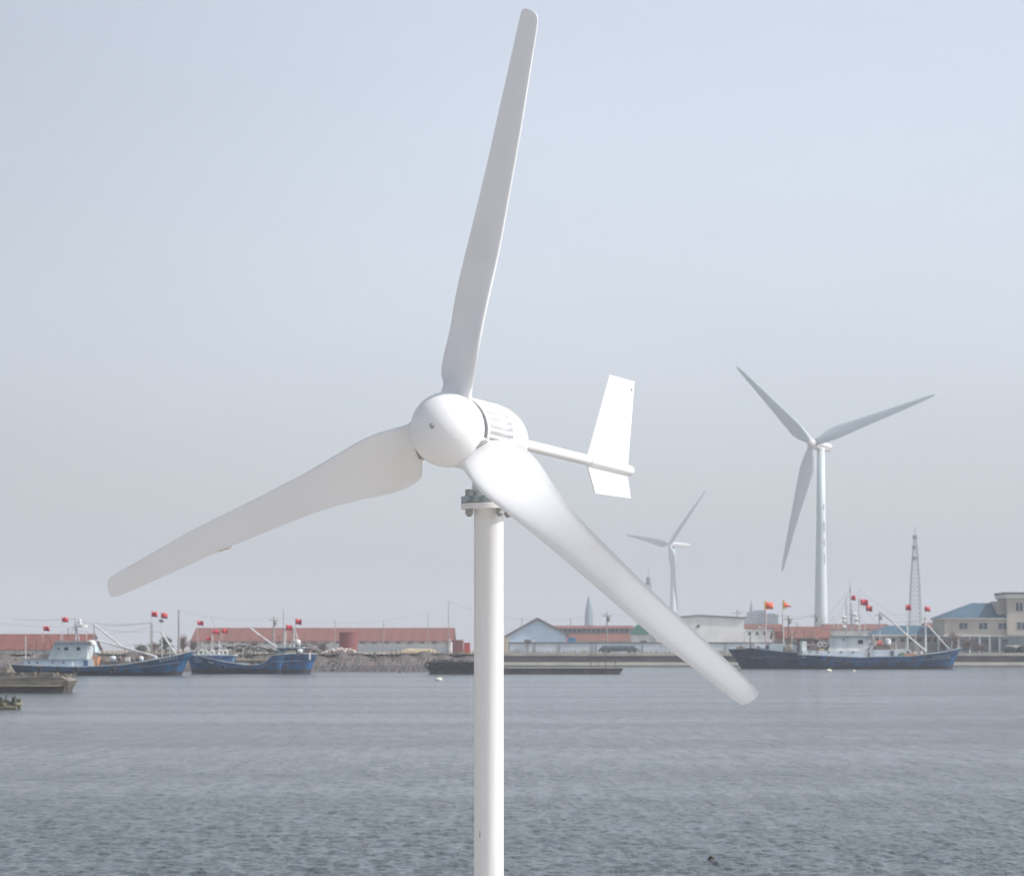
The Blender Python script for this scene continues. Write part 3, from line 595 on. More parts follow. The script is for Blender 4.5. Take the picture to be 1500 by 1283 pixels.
LAT = mat('lattice_steel', (.24, .26, .28), .6, .2)
def lattice(px, top, Y, halfs, label, plats, group=None, base=LAND, r=.09):
    x = X(px, Y); t = thing('lattice_tower', (x, Y, base), label, 'lattice tower', group); mb = MB()
    zs = [base] + [Z(p, Y) for p, _ in halfs]; hw = [halfs[0][1] * Y / F * 1.15] + [h * Y / F for _, h in halfs]
    def wd(z): return float(np.interp(z, zs, hw))
    N = 26; zz = [base + (zs[-1] - base) * (k / N) ** .93 for k in range(N + 1)]
    cs = ((-1, -1), (1, -1), (1, 1), (-1, 1))
    for k in range(N):
        a, b = wd(zz[k]), wd(zz[k + 1])
        for q_ in range(4):
            c, d = cs[q_], cs[(q_ + 1) % 4]
            mb.tube([(x + c[0] * a, Y + c[1] * a, zz[k]), (x + c[0] * b, Y + c[1] * b, zz[k + 1])], r, 4)
            mb.tube([(x + c[0] * a, Y + c[1] * a, zz[k]), (x + d[0] * b, Y + d[1] * b, zz[k + 1])], r * .6, 3)
            mb.tube([(x + c[0] * b, Y + c[1] * b, zz[k + 1]), (x + d[0] * b, Y + d[1] * b, zz[k + 1])], r * .6, 3)
    mb.build('frame', LAT, t)
    for p, h in plats:
        z = Z(p, Y); h *= Y / F; MB().lathe([(z, h), (z + .25, h), (z + .26, h * .95), (z + 1.0, h * .95), (z + 1.05, h), (z + 1.1, h)], (x, Y, 0), (0, 0, 1), 10).build('platform', LAT, t)
    MB().tube([(x, Y, zs[-1] - 1), (x, Y, Z(top, Y))], r * 1.1, 6).build('top_mast', LAT, t)
lattice(1340.5, 772, 900, [(905, 8.2), (850, 6.0), (818, 3.9), (786, 1.2)], 'tall grey telecom tower between red boat flags on the right', [(789, 4.0), (804, 4.8), (820, 5.2)], r=.11)
lattice(950, 831, 1000, [(868, 4.2), (848, 2.2)], 'faint small telecom tower top showing over the lower right blade', [(850, 3.6), (856, 4.4)], r=.1)

WOODG = mat('pole_grey', (.27, .27, .26), .8)
POLES = [(262, 893, 400, .14, 0), (221, 911, 410, .09, 0), (401, 903, 520, .15, 1), (415, 892, 560, .08, 0), (491, 908, 560, .08, 0), (562, 909, 560, .08, 0), (627, 897, 560, .06, 0), (657, 880, 470, .06, 0),
         (889, 896, 470, .11, 1), (836, 905, 640, .12, 0), (1080, 893, 560, .12, 2), (1155, 901, 540, .16, 1), (1195, 898, 540, .14, 1), (1288, 896, 560, .12, 1), (138, 912, 420, .1, 0), (1168, 912, 560, .12, 0)]
tops = {}
WHERE = {262: 'thick plain pole over the blue trawler bow', 221: 'thin short pole left of the thick plain pole', 401: 'pole with boxy fitting before the longest warehouse', 415: 'tall thin pole beside the one with boxy fitting', 491: 'short pole rising above the roof left of the red tank',
         562: 'short pole over the middle of the longest roof', 627: 'taller thin pole over the right part of the longest roof', 657: 'tallest pole at the right end of the longest warehouse', 889: 'thin lamp pole before the red roofed workshop', 836: 'stub pole on the skyline left of the pointed tower',
         1080: 'pole with small crossarm above the off white warehouse', 1155: 'pole with double fitting right of the orange flag', 1195: 'pole standing beside the base of the big far turbine', 1288: 'leaning headed pole above the teal hipped roof', 138: 'thin pole above the left boat booms', 1168: 'stub pole over the brick red roofed house'}
for px, py, Y, r, k in POLES:
    x, z = X(px, Y), Z(py, Y); t = thing('utility_pole', (x, Y, LAND), 'grey ' + WHERE[px], 'pole', 'utility poles along the far shore')
    MB().tube([(x, Y, LAND), (x, Y, z)], [r * 1.25, r * .8], 8).build('shaft', WOODG, t)
    if k: 
        MB().box(x - .9, x + .9, Y - .06, Y + .06, z - .75, z - .6).build('crossarm', WOODG, t)
        if k == 1: MB().lathe([(z - 1.7, .28), (z - .85, .28)], (x + .35, Y, 0), (0, 0, 1), 10).build('transformer', WOODG, t)
    tops[px] = Vector((x, Y, z - .1))
WIRE = mat('wire_black', (.10, .10, .11), .7)
def wire(a, b, sag, r=.013, name='wire', label=None):
    a, b = Vector(a), Vector(b); pts = [a.lerp(b, k / 16) - Vector((0, 0, sag * 4 * (k / 16) * (1 - k / 16))) for k in range(17)]
    o = MB().tube(pts, r, 4).build(name, WIRE); return tag(o, label, 'wire', 'overhead wires')
wire(tops[262], tops[401], .9, label='overhead wire from the thick plain pole to the pole with boxy fitting')
wire(tops[401], tops[627], 1.5, label='overhead wire crossing above the longest warehouse roof')
wire(tops[657], tops[889], 2.2, label='overhead wire running behind the white turbine pole to the thin lamp pole')
wire(tops[221], tops[138], .4, label='overhead wire between the two thin poles above the left boat')
wire(tops[1080], tops[1155], .5, label='overhead wire across the hazy city towers')
wire(tops[1155], tops[1195], .3, label='overhead wire meeting the base of the big far turbine')
wire((X(-60, 430), 430, Z(905, 430)), tops[221], 1.0, label='overhead wire at the left edge above the red hall')
wire(tops[889], (X(1000, 500), 500, Z(899, 500)), .8, label='overhead wire running from the lamp pole towards the off white warehouse')

# ---------------------------------------------------------------- trees and shrubs
TWIG = mat('bare_twigs', (.17, .12, .105), .9, c2=(.23, .17, .15), vscale=1)
BARK = mat('bark_brown', (.13, .105, .09), .9)
LEAFD = mat('dull_evergreen', (.075, .095, .065), .9, c2=(.11, .12, .08), vscale=1)
def bare_tree(px, top, Y, wpx, label, m=TWIG, group='bare trees behind the boats', leafy=False, base=LAND):
    x, H, W = X(px, Y), Z(top, Y) - base, wpx * Y / F / 2; r = random.Random(int(px * 7)); t = thing('tree' if H > 2.2 else 'shrub', (x, Y, base), label, 'tree' if H > 2.2 else 'shrub', group)
    tr = MB(); tr.tube([(x, Y, base), (x + .05, Y, base + H * .3), (x, Y, base + H * .62)], [.13, .09, .04], 6); cw = MB()
    for i in range(95 if not leafy else 40):
        a = r.uniform(0, 6.28); s = Vector((x, Y, base + H * r.uniform(.12, .6))); el = r.uniform(.2, 1.3)
        e = s + Vector((math.cos(a) * math.cos(el) * W * 1.1, math.sin(a) * math.cos(el) * W, math.sin(el) * H * .5)) * r.uniform(.5, 1)
        mid = s.lerp(e, .5) + Vector((r.uniform(-.15, .15), 0, .1)); (tr if i < 8 else cw).tube([s, mid, e], [.035, .025, .012], 3)
        for q_ in range(4):
            b = s.lerp(e, r.uniform(.35, 1)); cw.tube([b, b + Vector((r.uniform(-.5, .5), r.uniform(-.5, .5), r.uniform(.05, .6)))], [.018, .008], 3)
    if leafy:
        for i in range(520):
            a, u, v = r.uniform(0, 6.28), r.random() ** .4, r.random(); p = Vector((x + math.cos(a) * u * W * (1 - .5 * v * v), Y + math.sin(a) * u * W, base + H * (.1 + .9 * v) * (1 - .25 * u)))
            if r.random() < .25 + .5 * math.sin(p.x * 4 + p.z * 5) ** 2: continue
            d1 = Vector((r.uniform(-1, 1), r.uniform(-1, 1), r.uniform(-1, 1))).normalized() * .2; d2 = Vector((r.uniform(-1, 1), r.uniform(-1, 1), r.uniform(-1, 1))).normalized() * .16
            cw.add([p - d1, p + d2, p + d1, p - d2], [(0, 1, 2, 3)])
    tr.build('trunk', BARK, t); cw.build('crown', LEAFD if leafy else m, t)
bare_tree(243, 928, 405, 26, 'greenish bushy tree left of the thick plain pole', leafy=True, group=None)
bare_tree(268, 929, 407, 22, 'bare grey tree just right of the thick plain pole')
bare_tree(283, 938, 409, 16, 'low bare shrub by the left end of the longest warehouse', group=None)
bare_tree(207, 944, 404, 22, 'low dull green bush over the middle of the blue trawler', leafy=True, group=None)
bare_tree(225, 940, 420, 20, 'second bare tree, left behind the greenish bushy tree')
bare_tree(372, 936, 420, 26, 'bare scrub tree before the left half of the longest warehouse')
bare_tree(455, 938, 425, 30, 'wide bare tree left of the rust red tank')
bare_tree(472, 941, 422, 22, 'smaller bare tree squeezed against the rust red tank', group=None)
bare_tree(1398, 920, 462, 30, 'reddish brown bare tree at the left corner of the beige building')
bare_tree(1418, 932, 460, 30, 'spreading brown shrub tree in front of the beige building')
bare_tree(1383, 934, 463, 22, 'small bare tree above the right trawler bow')
bare_tree(1437, 944, 458, 20, 'low brown shrub under the beige building windows', group=None)
bare_tree(1480, 946, 458, 18, 'dark evergreen bush beneath the white awning', leafy=True, group=None)
bare_tree(1497, 945, 457, 18, 'dark evergreen bush at the very right edge', leafy=True, group=None)
bare_tree(1185, 930, 470, 18, 'bare tree behind the arch of the dark blue trawler')

# ---------------------------------------------------------------- boats
BW = mat('boat_white', (.72, .75, .74), .55, c2=(.42, .45, .45), vscale=.9, stretch=(1, 1, .4), thr=(.45, .8))
BPB = mat('boat_pale_blue', (.56, .64, .64), .55, c2=(.44, .52, .54), vscale=.9)
MASTW = mat('mast_paint', (.60, .62, .62), .6, c2=(.40, .38, .36), vscale=2)
RUST = mat('rusty_steel', (.16, .11, .09), .8, c2=(.10, .08, .075), vscale=2)
DECKM = mat('deck_boards', (.26, .22, .18), .9, c2=(.18, .16, .14), vscale=1)
ORNG = mat('orange_canvas', (.55, .26, .12), .8, c2=(.4, .22, .12), vscale=2)
WOOD = mat('new_planks', (.50, .40, .28), .85, c2=(.38, .3, .22), vscale=1)
BDOOR = mat('door_blue', (.05, .12, .25), .5)
def hull(t, x0, x1, Y, beam, sheer, wl0, wl1, m, hname='hull', both=False):
    """x0/x1: pixel ends at deck level, wl0/wl1: pixel ends at the waterline, sheer: [(px, py of the rail)]"""
    N = 40; sx = [s[0] for s in sheer]; sz = [Z(s[1], Y) for s in sheer]; rs = []; top = []; dk = []
    for k in range(N + 1):
        u = k / N; px = x0 + (x1 - x0) * u; z = float(np.interp(px, sx, sz)); xa = X(px, Y); xw = X(wl0 + (wl1 - wl0) * u, Y)
        f = max(.015, min(1, ((1 - u) / .28)) ** .6) if True else 1; g = max(.015, min(1, u / .25) ** .6) if both else min(1, .72 + u * 1.6)
        w_ = beam / 2 * min(f, g); ring = []
        for zz, ww in ((-.7, .25), (-.35, .62), (.15, .82), (z * .5, .93), (z, 1.0)):
            q_ = max(0, zz) / z; xx = xw + (xa - xw) * q_; fw = ww if min(f, g) > .9 else ww * (.55 + .45 * q_) if zz < z else ww
            ring.append((xx, w_ * fw, zz))
        rs.append([(a, Y - b, c) for a, b, c in ring] + [(a, Y + b, c) for a, b, c in ring[::-1]])
        a, b, c = ring[-1]; top.append((a, b, c))
    V = [p for r in rs for p in r]; n = 10; Fc = [(i * n + j, i * n + j + 1, (i + 1) * n + j + 1, (i + 1) * n + j) for i in range(N) for j in range(n - 1)]
    Fc += [tuple(range(n)), tuple(range(N * n + n - 1, N * n - 1, -1))]
    mb = MB().add(V, Fc); h = mb.build(hname, m, t)
    d = MB(); DV = []
    for a, b, c in top: DV += [(a, Y - b * .97, c - .45), (a, Y + b * .97, c - .45)]
    d.add(DV, [(2 * i, 2 * i + 2, 2 * i + 3, 2 * i + 1) for i in range(N)]); d.build('deck', DECKM, t)
    r = MB(); r.tube([(a, Y - b - .02, c + .02) for a, b, c in top], .07, 5); r.tube([(a, Y + b + .02, c + .02) for a, b, c in top], .07, 5)
    r.build('rail', mat('rail_paint', (.30, .34, .36), .7, c2=(.2, .2, .2), vscale=2), t)
    fd = MB()
    fd.tube([(a, Y - b * .97 - .05, c * .62) for a, b, c in top[2:-3]], .06, 5); fd.build('rubbing_strake', mat('strake_dark', (.06, .09, .13), .8), t)
    return h
def bx(t, name, x0, x1, y0, y1, Y, ya, yb, m, par=None):
    return MB().box(X(x0, Y), X(x1, Y), Y + ya, Y + yb, Z(y1, Y), Z(y0, Y)).build(name, m, par or t)
def rod(t, name, pts, Y, r, m=MASTW, dy=0, n=6):
    return MB().tube([(X(a, Y), Y + dy, Z(b, Y)) for a, b in pts], r, n).build(name, m, t)
REDF = mat('red_flag_cloth', (.58, .055, .07), .8, c2=(.46, .04, .055), vscale=4); ORF = mat('orange_red_flag', (.80, .13, .05), .8, c2=(.7, .1, .04), vscale=3); YEL = mat('yellow_cloth', (.80, .5, .08), .8)
def flag(t, x, y, Y, w_=10, h=8, m=REDF, dy=0, tri=False, yellow=False, pole=True, base=None):
    s = Y / F; W, H = w_ * s, h * s; x0, z0 = X(x - w_ / 2, Y), Z(y, Y); mb = MB(); n = 8; V = []
    for i in range(n + 1):
        u = i / n; a = H / 2 * (1 - u if tri else 1); zc = (-.15 * H * u if not tri else -.3 * H * u)
        yy = Y + dy + .16 * math.sin(u * 7 + x) * u; V += [(x0 + W * u, yy, z0 + zc + a + .04 * math.sin(u * 9 + y)), (x0 + W * u, yy + .05 * u, z0 + zc - a)]
    mb.add(V, [(2 * i, 2 * i + 1, 2 * i + 3, 2 * i + 2) for i in range(n)])
    f = mb.build('flag', m, t, True)
    md = f.modifiers.new('thickness', 'SOLIDIFY'); md.thickness = .02
    if yellow:
        e = MB().add([(x0 - .02, Y + dy - .03, z0 + H * .62), (x0 + W * .16, Y + dy - .05, z0 + H * .5), (x0 + W * .2, Y + dy - .05, z0 - H * .5), (x0 + W * .6, Y + dy - .1, z0 - H * .62), (x0, Y + dy - .03, z0 - H * .66)], [(0, 1, 2, 3, 4)]).build('fringe', YEL, f)
        md = e.modifiers.new('thickness', 'SOLIDIFY'); md.thickness = .02
    if base: MB().tube([(X(base[0], Y), Y + dy, Z(base[1], Y)), (x0, Y + dy, z0 + H * .6)], .03, 5).build('flagstaff', MASTW, t)
def line(t, a, b, Y, r=.012, dy=0, name='rigging'):
    return MB().tube([(X(a[0], Y), Y + dy, Z(a[1], Y)), (X((a[0] + b[0]) / 2, Y), Y + dy, Z((a[1] + b[1]) / 2, Y) - .15), (X(b[0], Y), Y + dy, Z(b[1], Y))], r, 4).build(name, WIRE, t)
def ports(t, par, xs, y, Y, yf, s=1.6, m=DARK):
    for x in xs: MB().box(X(x - s, Y), X(x + s, Y), Y + yf - .04, Y + yf - .003, Z(y + s * .8, Y), Z(y - s * .8, Y)).build('window', m, par)
def lifebuoy(t, x, y, Y, dy):
    s = []; c = Vector((X(x, Y), Y + dy, Z(y, Y))); r, q = .3, .08
    rs = [[c + Vector(((r + q * math.cos(b)) * math.cos(a), q * math.sin(b), (r + q * math.cos(b)) * math.sin(a))) for b in (k * math.pi / 3 for k in range(6))] for a in (k * math.pi / 6 for k in range(13))]
    MB().rings(rs, False).build('lifebuoy', mat('buoy_white', (.75, .73, .7), .6), t)
def lettering(t, x0, x1, y, Y, slope=0, dy=-2.9, n=6):
    """short row of pale painted characters on the bow, too faint in the photo to read"""
    r = random.Random(int(x0)); mb = MB(); s = Y / F
    for i in range(n):
        a = x0 + (x1 - x0) * i / n; w_ = (x1 - x0) / n * .66; yy = y + slope * i
        for k in range(3):
            if r.random() < .8: mb.box(X(a, Y), X(a + w_, Y), Y + dy - .02, Y + dy, Z(yy + k * 1.3 + .45, Y), Z(yy + k * 1.3, Y))
        if r.random() < .8: mb.box(X(a + w_ * .4, Y), X(a + w_ * .6, Y), Y + dy - .03, Y + dy - .021, Z(yy + 3.2, Y), Z(yy - .3, Y))
    return mb.build('hull_lettering', mat('faded_white_paint', (.40, .44, .47), .8), t)

ROPE = mat('rope_tan', (.36, .30, .22), .9, c2=(.24, .2, .16), vscale=4); NETG = mat('green_net', (.08, .17, .14), .95, c2=(.14, .16, .12), vscale=3, bump=1, bscale=5); PLB = mat('plastic_blue', (.05, .18, .42), .5)
def clutter(t, x0, x1, yd, Y, n, seed, hmax=1.0):
    r = random.Random(seed); z = Z(yd, Y) - .15
    for i in range(n):
        x = X(r.uniform(x0, x1), Y); dy = r.uniform(-1.9, 1.3); k = r.choice('bcdnrpe'); s = r.uniform(.5, 1)
        if k == 'b': MB().lathe([(z, .26), (z + .8 * s, .26)], (x, Y + dy, 0), (0, 0, 1), 12).build('barrel', r.choice([PLB, RUST, BW]), t)
        elif k == 'c': MB().box(x - .4 * s, x + .4 * s, Y + dy - .3, Y + dy + .3, z, z + .45 * s).build('fish_crate', r.choice([PLB, TRIM, WOOD]), t)
        elif k in 'dn':
            rs = []; W = r.uniform(.6, 1.3); H = hmax * r.uniform(.5, 1)
            for q in range(7): u = q / 6; h = H * math.sin(math.pi * u) ** .6 * r.uniform(.8, 1.1) + .03; rs.append([(x + W * (u - .5) * 2, Y + dy + .6 * math.cos(a), z + h * math.sin(a)) for a in (0, .7, 1.3, 1.9, 2.5, 3.14)])
            MB().rings(rs).build('net_heap', r.choice([NETG, ROPE, RUST, DECKM]), t)
        elif k == 'r': MB().tube([(x, Y + dy, z), (x + r.uniform(-.2, .2), Y + dy, z + 1.6 * s + .5)], .045, 6).build('post', r.choice([RUST, MASTW]), t)
        elif k == 'p': MB().tube([(x - 1, Y + dy, z + .9), (x + 1.1, Y + dy, z + 1.0)], .05, 6).build('rail_pipe', MASTW, t)
        else: MB().lathe([(-.3, .08), (-.15, .3), (.15, .3), (.3, .08)], (x, Y + dy, z + .5), (1, 0, .3), 10).build('fender_ball', r.choice([RUST, BW]), t)
def fenders(t, xs, y, Y, dy):
    for x in xs:
        rs = []; c = Vector((X(x, Y), Y + dy, Z(y, Y)))
        for k in range(11):
            A = k * math.pi / 5; rs.append([(c.x + (.3 + .1 * math.cos(B)) * math.cos(A), c.y + .1 * math.sin(B), c.z + (.3 + .1 * math.cos(B)) * math.sin(A)) for B in (j * math.pi / 3 for j in range(6))])
        MB().rings(rs, False).build('tyre', DARK, t)
# 1. blue trawler at the left, bow to the right
def trawler_left():
    Y = 300; t = thing('fishing_boat', (X(152, Y), Y, 0), 'long blue trawler at far left with pale blue wheelhouse, bow pointing right', 'fishing boat')
    hull(t, 20, 285, Y, 6.4, [(20, 973), (60, 975), (130, 976.5), (190, 973), (225, 967), (255, 961), (285, 953)], 24, 262, hull_paint('blue_hull', (.02, .165, .37), (.05, .05, .055), .35))
    lettering(t, 238, 266, 966, Y, -.9, -2.6)
    c = bx(t, 'deckhouse', 40, 112, 966.3, 975.5, Y, -2.2, 2.2, BW); ports(t, c, (48, 60, 82, 98), 970, Y, -2.2, 1.3)
    bx(t, 'deckhouse_roof', 38, 114, 965, 966.2, Y, -2.4, 2.4, mat('roof_edge_grey', (.3, .32, .33), .7))
    wv = MB().prism([(X(74, Y), Z(965, Y)), (X(131, Y), Z(965, Y)), (X(133.5, Y), Z(941.5, Y)), (X(84, Y), Z(941.5, Y))], Y - 1.9, Y + 1.9).build('wheelhouse', BPB, t)
    ports(t, wv, (101, 119), 950, Y, -1.9, 2.8); ports(t, wv, (90,), 950, Y, -1.9, 1.6)
    MB().prism([(X(80, Y), Z(941.4, Y)), (X(138, Y), Z(941.4, Y)), (X(137, Y), Z(939, Y)), (X(88, Y), Z(938.6, Y))], Y - 2.3, Y + 2.3).build('wheelhouse_roof', mat('roof_edge_grey', (0, 0, 0)), t)
    f = bx(t, 'forward_cabin', 112.6, 140, 965.5, 977, Y, -1.6, 1.6, BW); bx(t, 'door', 126, 132, 967, 976, Y, -1.66, -1.603, BDOOR, f)
    bx(t, 'canvas_bundle', 137, 146, 962, 975, Y, -1.4, 1.2, ORNG)
    MB().lathe([(0, .45), (.18, .5), (.5, .42), (.62, .2)], (X(136.5, Y), Y - 1.2, Z(945.5, Y)), (0, 0, 1), 14).build('searchlight', TRIM, t)
    rod(t, 'mast', [(111, 938), (111, 905)], Y, .11); rod(t, 'mast_brace', [(116, 938), (112, 918)], Y, .05); rod(t, 'mast_brace', [(99, 938), (104, 928), (110, 914)], Y, .04)
    rod(t, 'crosstree', [(105, 918), (123, 918)], Y, .045, dy=-.1)
    MB().lathe([(-.1, .05), (-.08, .55), (.12, .55), (.14, .1)], (X(121, Y), Y, Z(917, Y)), (0, 0, 1), 14).build('radar', TRIM, t)
    MB().lathe([(0, .2), (.35, .22), (.55, .1)], (X(117, Y), Y, Z(914, Y)), (0, 0, 1), 10).build('lamp', TRIM, t)
    rod(t, 'antenna', [(110, 905), (109, 888), (106, 878), (99, 868)], Y, .022)
    rod(t, 'boom', [(228, 961), (180, 947), (137, 913)], Y, .11, MASTW, dy=-.5); rod(t, 'boom', [(229, 961.5), (185, 950), (140, 937)], Y, .12, MASTW, dy=.6)
    rod(t, 'boom', [(236, 925), (258, 958)], Y, .12, MASTW, dy=-.3); rod(t, 'mast', [(221, 962), (221, 912)], Y, .05, WOODG, 1.2); rod(t, 'mast', [(236, 962), (235, 922)], Y, .06, MASTW, .8)
    line(t, (137, 913), (221, 912), Y); line(t, (160, 928), (221, 918), Y); line(t, (150, 922), (236, 925), Y); line(t, (111, 906), (137, 913), Y); line(t, (20, 907), (111, 906), Y, .014)
    rod(t, 'stern_post', [(41, 974), (41, 931)], Y, .06, MASTW, -1.5); rod(t, 'stern_post', [(50, 974), (50, 940)], Y, .07, RUST, 1.5); rod(t, 'stern_gantry', [(41, 951), (47, 944), (54, 955)], Y, .06, RUST)
    rod(t, 'davit', [(79, 966), (80, 950), (77, 935), (70, 930)], Y, .045, RUST, -1.8)
    bx(t, 'net_heap', 52, 74, 957, 966, Y, -1.2, 1.2, mat('pinkish_net', (.42, .33, .31), .95, c2=(.3, .28, .27), vscale=2, bump=1, bscale=4))
    bx(t, 'winch', 205, 217, 960, 969, Y, -.9, .9, RUST); bx(t, 'hatch', 152, 196, 968.5, 975, Y, -1.6, 1.6, DECKM); bx(t, 'fish_box', 184, 190, 962, 968.3, Y, -.5, .5, TRIM); bx(t, 'fish_box', 198, 203, 963, 970, Y, -.5, .5, TRIM)
    flag(t, 95, 907, Y, 9, 7, base=(92, 938)); flag(t, 68, 920, Y, 9.5, 7, base=(63, 940)); flag(t, 226, 899, Y, 9, 7.5, base=(222, 918)); flag(t, 240.5, 901, Y, 9, 8, base=(236, 926)); flag(t, 236, 909, Y, 6, 4, m=mat('dark_flag', (.08, .05, .06), .8), dy=.2)
trawler_left()
def boat(word): return [o for o in bpy.data.objects if o.get('category') == 'fishing boat' and word in o['label']][0]
clutter(boat('far left'), 142, 235, 969, 300, 14, 3, .8); clutter(boat('far left'), 26, 80, 973, 300, 9, 5, .9); fenders(boat('far left'), (64, 118, 171), 981, 300, -3.3)
# 2. smaller blue boat
def trawler_small():
    Y = 322; t = thing('fishing_boat', (X(368, Y), Y, 0), 'smaller blue fishing boat second from left with raised ends and planks amidships', 'fishing boat')
    hull(t, 273, 465, Y, 6, [(273, 957), (300, 962), (335, 969.5), (365, 974), (385, 973), (396, 966), (402, 959.5), (430, 957), (465, 958)], 283, 452, hull_paint('blue_hull_small', (.03, .14, .34), (.055, .055, .06), .5), both=True)
    c = bx(t, 'cabin', 288, 343, 960, 970, Y, -1.8, 1.8, mat('cabin_blue', (.07, .17, .33), .6, c2=(.12, .2, .3), vscale=1)); ports(t, c, (301, 318, 333), 963.5, Y, -1.8, 1.6, BDOOR)
    bx(t, 'cabin_roof', 286, 346, 958.3, 959.9, Y, -2.1, 2.1, BPB)
    for x, y in ((297, 955.5), (303, 956), (313, 956), (326, 956.5), (332, 956)): lifebuoy(t, x, y, Y, -1.9)
    rod(t, 'mast', [(321, 974), (321, 938)], Y, .09); rod(t, 'boom', [(309, 969), (336, 975)], Y, .07, dy=-2.6); rod(t, 'boom', [(365, 918), (380, 930), (410, 951)], Y, .11, MASTW)
    rod(t, 'mast', [(417, 957), (417.5, 925)], Y, .08); rod(t, 'mast', [(430.5, 957), (431, 918)], Y, .09); rod(t, 'mast_brace', [(439, 946), (432, 922)], Y, .07); rod(t, 'mast_brace', [(424, 957), (430, 924)], Y, .05)
    bx(t, 'plank_stack', 349, 395, 964.5, 967, Y, -2.3, -.6, WOOD); bx(t, 'plank_stack', 346, 392, 967.3, 970, Y, -2.0, 1.0, DECKM)
    w_ = bx(t, 'wheelhouse', 408, 444, 948.5, 959, Y, -1.5, 1.5, mat('teal_cabin', (.16, .27, .30), .7, c2=(.25, .3, .3), vscale=1.5)); ports(t, w_, (414, 424, 434), 952, Y, -1.5, 2)
    bx(t, 'wheelhouse_roof', 405, 446, 947, 948.4, Y, -1.8, 1.8, BPB); bx(t, 'winch', 446, 456, 951, 959, Y, -.9, .9, RUST)
    MB().lathe([(0, .3), (.2, .4), (.5, .35), (.6, .1)], (X(437, Y), Y - 1.5, Z(944, Y)), (0, 0, 1), 12).build('searchlight', TRIM, t)
    rod(t, 'bow_post', [(455, 966), (455, 955)], Y, .12, TRIM, -1.6)
    flag(t, 293.5, 912, Y, 9.5, 6.5, base=(290, 938)); flag(t, 316, 925, Y, 10, 6, base=(313, 958)); flag(t, 329, 923.5, Y, 9, 6.5, base=(325, 958)); flag(t, 305, 935, Y, 8, 6, base=(303, 958)); flag(t, 423.5, 918.5, Y, 9, 8, base=(419, 940)); flag(t, 437.5, 910, Y, 9, 8, base=(432, 922))
    line(t, (365, 918), (430, 920), Y); line(t, (321, 938), (365, 918), Y); line(t, (309, 900), (321, 938), Y, .012)
trawler_small()
clutter(boat('smaller'), 345, 400, 972, 322, 8, 9, .8); clutter(boat('smaller'), 285, 340, 962, 322, 5, 19, .7); clutter(boat('smaller'), 402, 460, 958, 322, 8, 29, .9); fenders(boat('smaller'), (330, 420), 978, 322, -3.1)
# 3. dark blue trawler, right, stern half hidden
def trawler_dark():
    Y = 402; t = thing('fishing_boat', (X(1155, Y), Y, 0), 'dark navy trawler with orange flags, bow pointing left at the right side', 'fishing boat')
    hull(t, 1240, 1066, Y, 7, [(1066, 951), (1094, 950), (1095, 948.5), (1112, 951), (1150, 955), (1240, 959)], 1238, 1088, hull_paint('navy_hull', (.035, .075, .15), (.045, .05, .052), .35))
    lettering(t, 1096, 1120, 960, Y, .5, -2.6)
    rod(t, 'mast', [(1122, 950), (1121.5, 892)], Y, .12, mat('pinkish_mast', (.62, .50, .48), .7)); rod(t, 'mast', [(1148, 955), (1146.5, 894)], Y, .12); rod(t, 'boom', [(1146, 942), (1166, 925)], Y, .08, RUST)
    rod(t, 'mast_brace', [(1105, 946), (1115, 922), (1121, 908)], Y, .05); rod(t, 'crosstree', [(1110, 918), (1123, 921)], Y, .06)
    bx(t, 'cabin', 1104, 1120, 943, 951, Y, -1.5, 1.5, BW); bx(t, 'cabin', 1126, 1145, 943, 953, Y, -1.5, 1.5, BPB); bx(t, 'cabin', 1150, 1168, 944, 955, Y, -1.6, 1.6, BPB)
    rod(t, 'gantry', [(1169, 956), (1169, 941), (1172, 936), (1190, 935), (1203, 940), (1208, 946)], Y, .28, RUST, -1.6, 8); rod(t, 'gantry', [(1169, 956), (1169, 941), (1172, 936), (1190, 935), (1203, 940), (1208, 946)], Y, .28, RUST, 1.6, 8)
    bx(t, 'winch', 1136, 1146, 924, 934, Y, -1, .6, mat('rust_red_gear', (.28, .12, .09), .8)); rod(t, 'mast', [(1156, 955), (1156, 906)], Y, .07, RUST, 1)
    flag(t, 1126, 886, Y, 13, 10, m=ORF, yellow=True, base=(1121.5, 895)); flag(t, 1153, 885, Y, 13, 11, m=ORF, tri=True, yellow=True, base=(1146.5, 896))
    line(t, (1148, 908), (1192, 901), Y, .02); line(t, (1066, 950), (1121, 896), Y, .014)
trawler_dark()
clutter(boat('navy'), 1085, 1168, 951, 402, 16, 11, 1.0)
